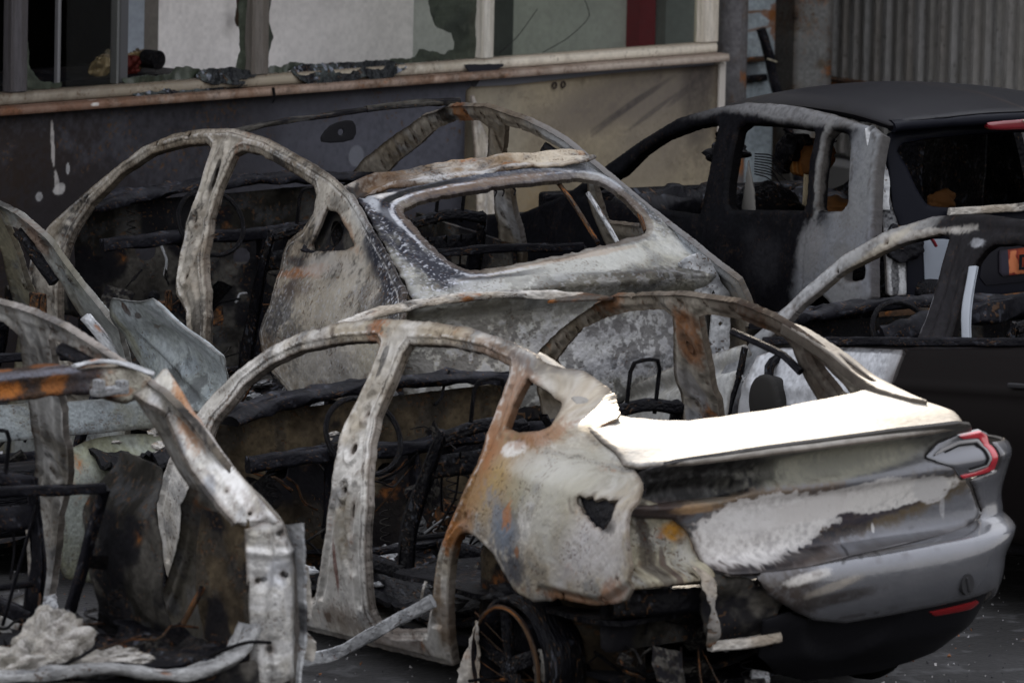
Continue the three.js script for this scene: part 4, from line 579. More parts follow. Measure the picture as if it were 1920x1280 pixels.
  part(car, 'wheel_house', beam([[-.70, .12, .98], [-.70, .45, 1.03], [-.70, .66, 1.12], [-.70, .72, 1.25], [-.70, .62, 1.5], [-.70, .5, 1.62]], .28, .012, { up: [1, 0, 0], sec: [[-1, -1], [1, -1], [1, 1], [-1, 1]], jit: .012 }), M.tan);
  wheelRim(car, -.83, .215, 1.42, .235, .22, M.dark);
  part(car, 'tyre_remains', [lump([-.80, .47, 1.30], [.09, .05, .16], 41, .7, 3), lump([-.80, .06, 1.70], [.08, .06, .08], 42, .7, 3), (() => { const g = new THREE.TorusGeometry(.245, .042, 12, 48), p = g.attributes.position; for (let i = 0; i < p.count; i++) { const k = 1 + .16 * (fbm(p.getX(i) * 14 + 9, p.getY(i) * 14 + 9, 47, 3) - .5); p.setXYZ(i, p.getX(i) * k, p.getY(i) * k, p.getZ(i) * 2.2); } g.computeVertexNormals(); g.rotateY(Math.PI / 2); g.translate(-.82, .225, 1.42); return g; })()], M.char);
  { const g = new THREE.TorusGeometry(.232, .011, 8, 44); g.rotateY(Math.PI / 2); const g2 = g.clone(); g.translate(-.935, .215, 1.42); g2.translate(-.725, .215, 1.42); part(car, 'rim_lip', g, M.rust); part(car, 'rim_lip', g2, M.rust); }
  part(car, 'arch_liner', sheet({ poly: soft([[1.10, .02], [1.13, .22], [1.22, .34], [1.30, .30], [1.24, .18], [1.30, .05], [1.42, .0], [1.2, -.02]]), cell: .014, pos: (z, y) => [-.955 - .03 * Math.sin(z * 20), y + .03, z], thick: .005, ragged: .014, dent: (z, y) => .05 * (fbm(z * 9, y * 9, 195, 4) - .5), uvm: metre }), M.ash);
  part(car, 'arch_liner', sheet({ poly: soft([[1.56, .20], [1.60, .30], [1.66, .28], [1.68, .18]]), cell: .012, pos: (z, y) => [-.90, y, z], thick: .005, ragged: .01, uvm: metre }), M.ash);
  part(car, 'wire_strands', [0, 1, 2, 3, 4, 5].map(i => tube([[-.86 + .02 * i, .12 + .05 * (i % 3), 1.0 + .02 * i], [-.93, .10 + .06 * i, 1.2], [-.94 + .01 * i, .08 + .03 * i, 1.5], [-.88, .02, 1.8 + .05 * i]], .003, { sides: 4 })), M.rust);
  for (const i of [0, 1, 2]) part(car, 'burnt_wire', tube([[-.66 + .08 * i, .34, 2.12], [-.68 + .08 * i, .2, 2.16], [-.72 + .1 * i, .05, 2.2 + .05 * i]], .005, { sides: 5 }), M.rust);
  for (const x of [-.82, .82]) { const g = new THREE.CylinderGeometry(.2, .2, .18, 28); g.rotateZ(Math.PI / 2); g.translate(x, .2, -1.5); part(car, 'front_wheel', g, M.char); }
  { const g = new THREE.TorusGeometry(.25, .085, 14, 36); g.rotateY(Math.PI / 2); g.translate(.74, .29, 1.40); part(car, 'right_rear_tyre', g, flat([.006, .006, .006], .9)); }
  part(car, 'boot_dark_sheet', sheet({ poly: [[1.72, .45], [2.03, .45], [2.03, 1.0], [1.72, 1.04]], cell: .05, pos: (z, y) => [-.62, y, z], thick: .01, round: 0, uvm: metre }), M.char);  // dark sheet added so the boot looks shaded through the port hole
  // rear pillars as they run down into the boot deck
  const PY = curve([[1.0, 1.40], [1.15, 1.35], [1.3, 1.285], [1.5, 1.20], [1.65, 1.165], [1.8, 1.14], [2.0, 1.12]]);
  const pm = dm;
  part(car, 'rear_pillar', sheet({ poly: [[.60, 1.10], [.64, 1.08], [.69, 1.16], [.709, 1.223], [.735, 1.295], [.754, 1.377], [.765, 1.543], [.765, 1.72], [.75, 1.9], [.70, 1.86], [.655, 1.68], [.668, 1.576], [.670, 1.461], [.664, 1.36], [.645, 1.277]], holes: [[[.702, 1.36], [.715, 1.42], [.722, 1.52], [.715, 1.60], [.695, 1.60], [.69, 1.5]]], cell: .011, pos: (x, z) => [x, PY(z) - .35 * Math.max(0, x - .70) ** 1.3, z], out: [0, 1, 0], thick: .04, round: .01, ragged: .003, box: [-.85, 1.05, .85, 2.3] }), pm);
  part(car, 'rear_pillar', sheet({ poly: [[-.58, 1.12], [-.53, 1.10], [-.505, 1.205], [-.476, 1.311], [-.456, 1.43], [-.452, 1.52], [-.455, 1.66], [-.59, 1.74], [-.64, 1.66], [-.625, 1.55], [-.60, 1.461], [-.585, 1.341], [-.59, 1.229]], cell: .011, pos: (x, z) => [x, PY(z) + .004 - .045 * smooth(1.48, 1.62, z) - .9 * Math.max(0, -x - .53) ** 1.4, z], out: [0, 1, 0], thick: .03, round: .01, ragged: .003, box: [-.85, 1.05, .85, 2.3] }), pm);
  // far side, seen from inside
  const farTop = [[-1.25, .2], [-1.2, .85], [-1.10, .98], [-.987, 1.054], [-.714, 1.176], [-.339, 1.318], [-.151, 1.375], [.392, 1.438], [.832, 1.447], [1.074, 1.395], [1.24, 1.32], [1.38, 1.245], [1.52, 1.18], [1.68, 1.12], [1.76, 1.04], [1.8, .9], [1.8, .2]];
  const farF = [[-.95, .80], [-.932, 1.0], [-.534, 1.194], [-.27, 1.271], [-.029, 1.324], [.22, 1.352], [.262, 1.325], [.18, 1.2], [.09, 1.09], [-.085, .83], [-.1, .5], [-.2, .3], [-.9, .3]];
  const farR = [[.47, 1.345], [.55, 1.366], [.793, 1.368], [1.06, 1.315], [1.095, 1.28], [1.09, 1.15], [1.12, 1.05], [1.05, .9], [.9, .6], [.8, .3], [.4, .3], [.23, .88], [.38, 1.12]];
  const farT = [[1.215, 1.265], [1.30, 1.21], [1.375, 1.145], [1.40, 1.10], [1.34, 1.075], [1.30, 1.10], [1.24, 1.19]];
  const R = mulberry(77), bolts = []; for (let i = 0; i < 5; i++) bolts.push([-.80 + i * .12, 1.10 + i * .045, .011, .014]); for (let i = 0; i < 5; i++) bolts.push([0 + i * .19, 1.395 + (i < 3 ? i * .007 : .018), .011]);
  const farP = burnt({ seed: 106, a: [.30, .275, .235], b: [.17, .14, .10], c: [.13, .125, .12], soot: .28, rust: .2, pits: 1, spots: [[-.2, 1.36, .12, .05, 10, RUST, .8, .7, .6], [.33, 1.25, .08, .14, -20, [.20, .075, .02], .9, .6, .6], [.9, 1.39, .3, .06, -10, [.045, .028, .02], .8, .8, .6], [1.2, 1.2, .2, .15, 0, [.03, .02, .018], .8, .8, .6], [.15, 1.0, .08, .1, 0, [.32, .32, .34], .7, .8, .5], [.05, .85, .1, .06, 0, [.38, .40, .45], .8, .8, .6]] });
  part(car, 'body_side', sheet({ poly: farTop, holes: [farF, farR, farT, ...bolts, [.3, 1.2, .02, .025], [.3, 1.05, .008], [.1, .93, .008]], cell: .0115, pos: (z, y) => [SAL_CAB(y), y, z], out: [1, 0, 0], thick: .028, round: .008, dent: (z, y, d) => .007 * (fbm(z * 6, y * 6, 201, 4) - .5) - .010 * smooth(.02, .026, d) * smooth(.07, .06, d), ragged: .004, box: [-1.25, .2, 2.15, 1.45] }), texMat(farP, [-1.25, .2, 2.15, 1.45], 200, { bump: .006 }));
  part(car, 'curtain_rod', tube([[.60, 1.30, .75], [.615, 1.27, .9], [.64, 1.23, 1.05], [.655, 1.17, 1.15]], .016), M.dark);
  part(car, 'roof_header', beam([[-.57, 1.335, -.36], [-.3, 1.365, -.44], [0, 1.378, -.47], [.3, 1.375, -.45], [.59, 1.345, -.36]], .075, .028, { jit: .008, seed: 9 }), M.ash, 'bowed ash-grey roof header');
  part(car, 'corner_gusset', sheet({ poly: [[.42, -.36], [.60, -.42], [.61, -.12], [.56, -.16]], cell: .012, pos: (x, z) => [x, 1.352 + (x - .5) * .1, z], out: [0, 1, 0], thick: .008, ragged: .006, uvm: metre }), M.rust);
  insides(car, { belt: .87, z: -.95, seat: .98, seed: 401, w: .74, fw: M.tan });
  part(car, 'parcel_shelf', beam([[-.68, .93, 1.35], [0, .96, 1.36], [.68, .95, 1.35]], .12, .03, { jit: .02 }), M.char);
  part(car, 'port_dark_sheet', sheet({ poly: soft([[1.87, .935], [1.95, .99], [2.15, .99], [2.21, .92], [2.19, .84], [2.1, .815], [1.96, .86]]), cell: .02, pos: (z, y) => { const q = salSide(-1)(z, y); return [q[0] + .03, q[1], q[2]]; }, thick: .006, round: 0, uvm: metre }), M.char);  // dark sheet behind the port hole, standing in for the shade inside
  heap(car, -.8, .8, -2.2, -1.25, .62, .12, 461); part(car, 'front_structure', [beam([[-.55, .55, -1.2], [-.5, .5, -2.2]], .1, .12), beam([[.55, .55, -1.2], [.5, .5, -2.2]], .1, .12), beam([[-.6, .5, -2.2], [.6, .5, -2.2]], .1, .1)], M.greyin);
}

// ------------------------------------------------------------------ wreck B: the crossover in the middle
{
  const car = thing('burnt_crossover_car', 'burnt-out grey crossover in the middle with empty rear window, hatch still shut', 'car', POSE.B, 'burnt-out cars');
  const bB = [-1.55, .1, 2.5, 1.66];
  const fd = [[-1.12, 1.0], [-1.11, 1.09], [-1.07, 1.16], [-.87, 1.32], [-.61, 1.44], [-.32, 1.51], [-.10, 1.54], [-.035, 1.52], [-.03, 1.37], [-.04, 1.17], [.05, 1.03], [.14, .87], [.27, .79], [.30, .67], [.2, .42], [0, .29], [-1.0, .28], [-1.15, .5]];
  const outl = [[-1.50, .14], [-1.50, .7], [-1.46, .95], [-1.38, 1.04], [-1.23, 1.17], [-.99, 1.32], [-.74, 1.46], [-.47, 1.55], [-.2, 1.60], [.1, 1.63], [.46, 1.62], [.85, 1.575], [1.24, 1.52], [1.46, 1.465], [1.73, 1.35], [2.02, 1.235], [2.26, 1.115], [2.36, 1.03], [2.38, .85], [2.37, .62], [2.1, .60], [1.89, .585], [1.51, .565], [1.47, .49], [1.40, .54], [1.2, .63], [1.1, .71], [1.05, .80], [1.11, .93], [1.07, 1.07], [1.01, 1.15], [1.02, 1.21], [1.13, 1.27], [1.175, 1.34], [1.16, 1.42], [1.1, 1.46], [.82, 1.50], [.45, 1.545], [.28, 1.545], [.215, 1.52], [.17, 1.36], [.18, 1.22], [.27, 1.08], [.44, .92], [.49, .80], [.5, .62], [.48, .36], [.60, .28], [.98, .26], [.98, .14]];
  const side = burnt({ seed: 111, over: paintedSeams([fd, outl]), grain: .8, speck: (z, y) => .9 * smooth(1.7, 1.8, z + (y - 1.3) * 1.8) * smooth(.9, 1.0, y) + .4 * smooth(1.0, 1.1, z) * smooth(1.2, 1.05, y), a: [.36, .335, .29], b: [.22, .185, .14], c: [.12, .115, .105], ab: .48, soot: .32, rust: .13, pits: 1, streak: .25, spots: [
    [1.75, 1.36, .42, .07, -24, [.36, .37, .37], .8, .7, .4], [1.62, 1.44, .2, .03, -20, SOOT, .7, .7, .6], [2.0, 1.22, .34, .10, -26, [.014, .015, .024], .98, .5, .35], [2.2, 1.05, .2, .12, 0, NIGHT, .85, .7, .4], [1.85, 1.27, .14, .05, -26, NIGHT, .9, .6, .4],
    [1.5, .95, .45, .20, 0, [.33, .30, .245], .7, .8, .4], [1.25, 1.09, .28, .035, 8, [.22, .09, .035], .8, .6, .8], [1.45, 1.14, .25, .05, 6, [.36, .34, .31], .7, .7, .8], [1.18, 1.13, .13, .03, 0, [.03, .025, .025], .9, .6, .6],
    [1.20, .88, .12, .22, -20, [.02, .02, .026], .92, .6, .9], [1.38, .80, .15, .12, 0, [.035, .033, .033], .8, .7, .9], [1.9, .72, .12, .10, 0, [.04, .038, .036], .7, .8, .9], [1.3, 1.02, .2, .05, 5, [.06, .04, .03], .7, .8, .8], [1.2, .70, .1, .1, 0, [.16, .11, .06], .7, .8, .8], [1.75, .72, .3, .12, 0, [.36, .34, .31], .6, .9, .6],
    [2.15, .9, .14, .16, 0, [.30, .27, .2], .7, .8, .5], [1.95, .6, .45, .05, 0, [.17, .12, .07], .6, .8, .9], [1.3, 1.28, .05, .12, 20, [.45, .43, .4], .7, .7, .6], [1.55, 1.30, .16, .03, -22, [.25, .13, .06], .7, .7, .8],
    [.42, .75, .06, .12, 0, [.03, .027, .025], .9, .6, .7], [.1, 1.42, .03, .08, -10, SOOT, .9, .4, .5], [-.9, 1.35, .3, .05, 45, [.40, .36, .30], .5, .9, .4], [-1.35, 1.0, .12, .12, 0, [.30, .25, .18], .5, .8, .4], [.3, 1.60, .5, .03, 0, [.40, .36, .31], .5, .8, .4] ] });
  const tri = [[1.29, 1.375], [1.255, 1.22], [1.31, 1.19], [1.60, 1.228], [1.665, 1.255], [1.40, 1.375]];
  const dn = (z, y, d) => .008 * (fbm(z * 5, y * 5, 211, 4) - .5) + .006 * (fbm(z * 22, y * 22, 213, 3) - .5) - (z < .7 ? .013 * smooth(.036, .042, d) * smooth(.08, .07, d) : 0) - .012 * smooth(.008, 0, Math.abs(z - (1.46 + (1.465 - y) * 2.3))) * smooth(1.0, 1.1, y);
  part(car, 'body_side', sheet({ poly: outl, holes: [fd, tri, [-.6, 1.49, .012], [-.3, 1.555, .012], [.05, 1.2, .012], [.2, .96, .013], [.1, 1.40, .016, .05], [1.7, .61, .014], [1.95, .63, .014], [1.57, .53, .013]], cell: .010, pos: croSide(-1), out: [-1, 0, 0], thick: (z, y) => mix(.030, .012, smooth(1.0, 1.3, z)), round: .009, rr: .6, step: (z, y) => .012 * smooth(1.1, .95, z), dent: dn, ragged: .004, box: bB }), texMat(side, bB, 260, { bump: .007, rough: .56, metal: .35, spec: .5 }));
  // inside of the quarter opening: recessed panel with the round vent
  part(car, 'quarter_recess', sheet({ poly: [[1.18, 1.14], [1.75, 1.18], [1.72, 1.30], [1.36, 1.44], [1.22, 1.40]], holes: [[1.36, 1.265, .062, .055]], cell: .014, pos: (z, y) => [-CRO(y) + .06, y, z], thick: .005, dent: (z, y) => .02 * (fbm(z * 12, y * 12, 221, 3) - .5), uvm: metre }), M.greyin);
  part(car, 'vent_duct', (() => { const g = new THREE.CylinderGeometry(.062, .055, .14, 26, 1, true); g.rotateZ(Math.PI / 2); g.translate(-.64, 1.265, 1.36); return g; })(), M.char);
  part(car, 'melted_trim', beam([[-.80, 1.19, 1.2], [-.785, 1.165, 1.35], [-.78, 1.185, 1.5]], .035, .03, { jit: .014 }), M.dark);
  part(car, 'hinge', [bx(.05, .035, .10, [-.955, .80, .02]), bx(.03, .10, .03, [-.965, .83, .10])], M.rust);
  part(car, 'hinge_bolt', lump([-.97, .83, -.05], [.03, .035, .03], 12, .4, 2), M.char);
  // hatch
  const hole = soft([[-.455, .275], [-.505, .30], [-.528, .36], [-.52, .50], [-.49, .70], [-.45, .775], [-.385, .80], [-.12, .778], [.2, .722], [.498, .655], [.59, .615], [.64, .53], [.645, .43], [.61, .29], [.55, .20], [.45, .17], [.19, .19], [-.10, .212], [-.379, .245]], 2);
  const hatch = [[-.655, .165], [-.327, .115], [.111, .05], [.50, -.02], [.565, -.015], [.60, .07], [.673, .212], [.73, .41], [.83, .60], [.90, .74], [.95, .88], [.96, .98], [.93, 1.05], [.88, 1.3], [.86, 1.62], [-.80, 1.62], [-.79, 1.3], [-.765, 1.09], [-.755, .955], [-.72, .719], [-.695, .443]];
  const bH = [-.82, -.05, .97, 1.64];
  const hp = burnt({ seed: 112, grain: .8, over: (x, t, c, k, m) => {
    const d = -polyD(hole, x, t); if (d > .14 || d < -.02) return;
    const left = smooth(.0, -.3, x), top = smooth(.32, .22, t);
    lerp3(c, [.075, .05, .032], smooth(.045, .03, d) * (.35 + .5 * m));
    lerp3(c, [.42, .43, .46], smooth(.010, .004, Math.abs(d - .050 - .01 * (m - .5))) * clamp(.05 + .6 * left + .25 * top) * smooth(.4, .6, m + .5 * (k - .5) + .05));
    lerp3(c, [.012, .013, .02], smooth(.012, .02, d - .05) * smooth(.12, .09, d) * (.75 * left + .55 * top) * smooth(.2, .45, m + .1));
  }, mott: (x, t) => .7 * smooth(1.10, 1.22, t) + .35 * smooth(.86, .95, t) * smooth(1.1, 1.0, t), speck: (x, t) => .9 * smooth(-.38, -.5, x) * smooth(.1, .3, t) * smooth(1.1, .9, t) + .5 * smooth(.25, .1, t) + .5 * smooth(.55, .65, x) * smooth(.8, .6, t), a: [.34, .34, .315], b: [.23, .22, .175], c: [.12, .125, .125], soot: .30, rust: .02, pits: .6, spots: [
    [-.02, .13, .66, .11, -7, [.045, .052, .075], 1, .4, .4], [-.595, .50, .125, .42, -8, [.012, .013, .022], 1, .4, .3], [-.50, .80, .14, .16, 30, [.015, .016, .026], .95, .6, .4], [-.52, .20, .07, .05, 0, WHITE, .95, .4, .5], [-.60, .33, .03, .16, -8, [.42, .44, .47], .8, .5, .4], [-.1, .17, .4, .03, -7, [.20, .12, .06], .6, .7, .9], [.48, .05, .13, .05, -8, [.42, .44, .47], .85, .5, .6], [.68, .40, .05, .24, -14, [.025, .028, .036], .9, .5, .4], [.60, .20, .06, .10, -20, [.40, .42, .45], .7, .6, .5],
    [-.52, .85, .16, .14, 20, NIGHT, .9, .6, .5], [-.42, .90, .13, .05, 10, [.40, .41, .42], .7, .8, .8], [.0, .87, .75, .075, -9, [.36, .36, .33], .8, .7, .3], [.84, .80, .08, .20, -20, [.33, .36, .39], .9, .6, .3],
    [.42, .98, .34, .085, -6, [.016, .014, .012], .97, .7, .6], [-.05, 1.0, .35, .05, -7, [.05, .044, .03], .8, .8, .6], [.05, 1.02, .45, .05, -6, [.10, .09, .065], .7, .8, .8], [-.35, 1.16, .4, .09, 0, [.16, .145, .11], .6, .8, .8],
    [.25, 1.33, .6, .13, -4, [.42, .42, .43], .6, .8, .7], [.3, 1.45, .55, .05, 0, [.05, .055, .07], .7, .8, 1], [-.4, 1.35, .3, .14, 0, [.34, .31, .26], .6, .8, .6], [-.1, 1.27, .35, .04, 0, [.06, .055, .06], .6, .8, 1], [.45, .69, .2, .03, -8, [.05, .052, .06], .7, .7, .6], [.0, .80, .5, .02, -8, [.25, .16, .09], .5, .8, .6] ] });
  part(car, 'hatch', sheet({ poly: hatch, holes: [hole], cell: .0125, pos: croHatch, out: [0, .6, 1], thick: .02, round: .010, rr: .65, step: .006, ragged: .012, dent: (x, t) => .014 * (fbm(x * 5, t * 5, 231, 4) - .5) + .005 * (fbm(x * 24, t * 24, 233, 3) - .5) + .012 * smooth(.03, 0, Math.abs(t - .93 - .08 * x)) - .012 * smooth(.02, 0, Math.abs(x + .62 + .06 * t)) * smooth(.75, .6, t), box: bH }), texMat(hp, bH, 300, { bump: .007, rough: .55, metal: .35, spec: .5 }));
  part(car, 'window_gasket', tube([[-.50, .78], [-.545, .36], [-.47, .255], [-.1, .195], [.46, .15], [.62, .27], [.66, .44], [.61, .62]].map(q => { const p = croHatch(...q); return [p[0], p[1] - .01, p[2] - .03]; }), .012, { n: 90 }), M.rust);
  for (const [x, t0, t1, m] of [[.36, .18, .66, M.rust], [.47, .30, .70, M.cool]]) part(car, 'burnt_strut', tube([0, .3, .6, 1].map(k => { const p = croHatch(x + .03 * k, mix(t0, t1, k)); return [p[0], p[1] - .02 - .03 * k, p[2] - .06 - .12 * k]; }), .011), m);
  for (const x of [-.02, .02, .08]) part(car, 'burnt_wire', tube([0, .5, 1].map(k => { const p = croHatch(x + .02 * Math.sin(k * 5), .19 + .09 * k); return [p[0], p[1] - .02, p[2] - .05]; }), .004, { sides: 5 }), M.char);
  part(car, 'roof_rear_beam', sheet({ poly: [[-.68, .02], [-.5, .0], [-.2, .02], [.1, .0], [.35, -.02], [.58, .03], [.62, .14], [.5, .20], [.3, .21], [0, .22], [-.3, .23], [-.52, .21], [-.66, .16]], cell: .012, ragged: .008, pos: (x, w) => [x, 1.525 + .03 * Math.cos(x * 2.4 - .6) + .010 * Math.sin(w * 40) - 1.1 * w * w - .05 * smooth(.45, .7, -x), 1.30 + w * .8], out: [0, 1, .3], thick: .006, round: .006, rr: .8, dent: (x, w) => .04 * (fbm(x * 6, w * 9, 235, 4) - .5) + .02 * smooth(.05, 0, Math.abs(w - .1 + .03 * Math.sin(x * 8))), box: [-.68, -.02, .62, .24] }), texMat(burnt({ seed: 113, a: [.30, .29, .27], b: [.17, .12, .075], c: [.12, .125, .13], soot: .42, rust: .26, pits: 1, f: 1.6, spots: [[.40, .1, .2, .2, 0, [.46, .40, .31], .8, .8, .6], [-.45, .1, .15, .3, 0, BROWN, .8, .8, .8], [.1, .02, .3, .03, 0, [.3, .18, .08], .7, .8, .8], [-.1, .18, .4, .03, 0, [.42, .42, .42], .7, .8, .8]] }), [-.68, -.02, .62, .24], 300, { bump: .01 }));
  part(car, 'corner_flange', sheet({ poly: [[.60, 1.12], [.72, 1.16], [.79, 1.12], [.84, 1.02], [.90, .95], [.885, .72], [.86, .60], [.80, .55], [.78, .75], [.80, .92], [.70, .98]], holes: [[.80, .97, .012], [.845, .93, .012], [.84, .82, .012], [.83, .7, .012]], cell: .013, pos: (x, y) => [x, y, 2.19 - .06 * (x - .6)], out: [0, 0, 1], thick: .01, ragged: .006, dent: (x, y) => .02 * (fbm(x * 12, y * 12, 241, 3) - .5), uvm: metre }), M.cool);
  // far side from inside
  const farO = [[-1.55, .2], [-1.55, 1.05], [-1.51, 1.12], [-1.2, 1.26], [-.81, 1.40], [-.32, 1.57], [.1, 1.665], [.47, 1.695], [.84, 1.665], [1.12, 1.595], [1.30, 1.50], [1.46, 1.43], [1.69, 1.325], [2.0, 1.2], [2.3, 1.05], [2.3, .2]];
  const fF = [[-1.2, 1.0], [-1.17, 1.13], [-.85, 1.27], [-.5, 1.40], [-.25, 1.505], [.05, 1.585], [.30, 1.61], [.36, 1.58], [.21, 1.41], [.15, 1.25], [-.16, .86], [-.2, .5], [-.3, .3], [-1.1, .3]];
  const fR = [[.56, 1.615], [.8, 1.60], [1.02, 1.55], [1.16, 1.48], [1.20, 1.42], [1.12, 1.30], [1.1, 1.1], [1.0, .8], [.85, .4], [.2, .3], [.10, .86], [.33, 1.26], [.38, 1.43]];
  const fT = [[1.25, 1.42], [1.33, 1.41], [1.45, 1.345], [1.6, 1.28], [1.55, 1.22], [1.2, 1.2]];
  const bo = []; for (let i = 0; i < 8; i++) bo.push([-1.0 + i * .12, 1.255 + i * .044, .012, .018]); for (let i = 0; i < 5; i++) bo.push([.2 + i * .17, 1.645 - .018 * Math.max(0, i - 2), .013]);
  part(car, 'body_side', sheet({ poly: farO, holes: [fF, fR, fT, ...bo, [.40, 1.5, .012, .04], [.12, 1.12, .012]], cell: .013, pos: (z, y) => [CRO(y), y, z], out: [1, 0, 0], thick: .028, round: .008, dent: (z, y, d) => .007 * (fbm(z * 6, y * 6, 251, 4) - .5) - .010 * smooth(.02, .026, d) * smooth(.07, .06, d), ragged: .005, box: [-1.55, .2, 2.3, 1.7] }), texMat(burnt({ seed: 114, a: [.27, .245, .205], b: [.19, .16, .12], c: [.20, .205, .205], soot: .22, rust: .06, pits: 1, grain: .8, spots: [[1.7, 1.3, .7, .16, -26, [.33, .355, .38], 1, .5, .3], [.15, 1.62, .1, .06, 0, RUST, .9, .6, .5], [-.05, 1.6, .12, .05, 0, SOOT, .9, .6, .4], [1.1, 1.58, .5, .06, -25, [.36, .37, .38], .8, .7, .4], [.2, 1.1, .12, .3, 20, [.40, .41, .43], .8, .8, .3]] }), [-1.55, .2, 2.3, 1.7], 190, { bump: .007 }));
  part(car, 'roof_header', beam([[-.61, 1.575, -.04], [-.3, 1.60, -.13], [0, 1.615, -.15], [.3, 1.635, -.13], [.63, 1.65, -.03]], .05, .022, { jit: .005, seed: 19 }), M.greyin, 'bowed pale roof header');
  part(car, 'header_corner', beam([[.22, 1.633, -.14], [.36, 1.640, -.12], [.5, 1.647, -.10], [.66, 1.65, .0]], .06, .03, { jit: .006 }), M.greyin);
  part(car, 'mirror_bracket', [sheet({ poly: soft([[-.05, 0], [.12, 0], [.12, .09], [.0, .075]]), holes: [[.055, .04, .016]], cell: .008, pos: (x, y) => [.03 + x, 1.49 + y, -.14], out: [0, 0, 1], thick: .008, round: .004 })], flat([.014, .014, .016], .5));
  part(car, 'visor_rod', beam([[.60, 1.53, .95], [.64, 1.47, 1.08], [.66, 1.42, 1.2]], .05, .05, { jit: .01 }), M.char);
  insides(car, { belt: 1.10, z: -1.05, seat: 1.16, seed: 501, w: .80, fw: M.greyin });
  part(car, 'door_shell', sheet({ poly: [[-.9, .3], [.1, .3], [.1, .95], [-.9, 1.0]], holes: [[-.4, .7, .16, .1], [-.1, .45, .06]], cell: .02, pos: (z, y) => [.90, y, z], out: [1, 0, 0], thick: .02, dent: (z, y) => .03 * (fbm(z * 7, y * 7, 261, 3) - .5), uvm: metre }), M.greyin);
  part(car, 'bumper_beam', beam([[-.85, .55, 2.15], [0, .54, 2.28], [.85, .55, 2.15]], .06, .12, { jit: .01 }), M.tan);
  for (const [x, z] of [[-.85, -1.45], [.85, -1.45], [.85, 1.42]]) { const g = new THREE.CylinderGeometry(.22, .22, .2, 24); g.rotateZ(Math.PI / 2); g.translate(x, .22, z); part(car, 'wheel', g, M.char); }
  part(car, 'front_structure', [beam([[-.6, .6, -1.3], [-.55, .55, -2.3]], .1, .14), beam([[.6, .6, -1.3], [.55, .55, -2.3]], .1, .14), beam([[-.7, .55, -2.3], [.7, .55, -2.3]], .1, .1)], M.greyin);
}

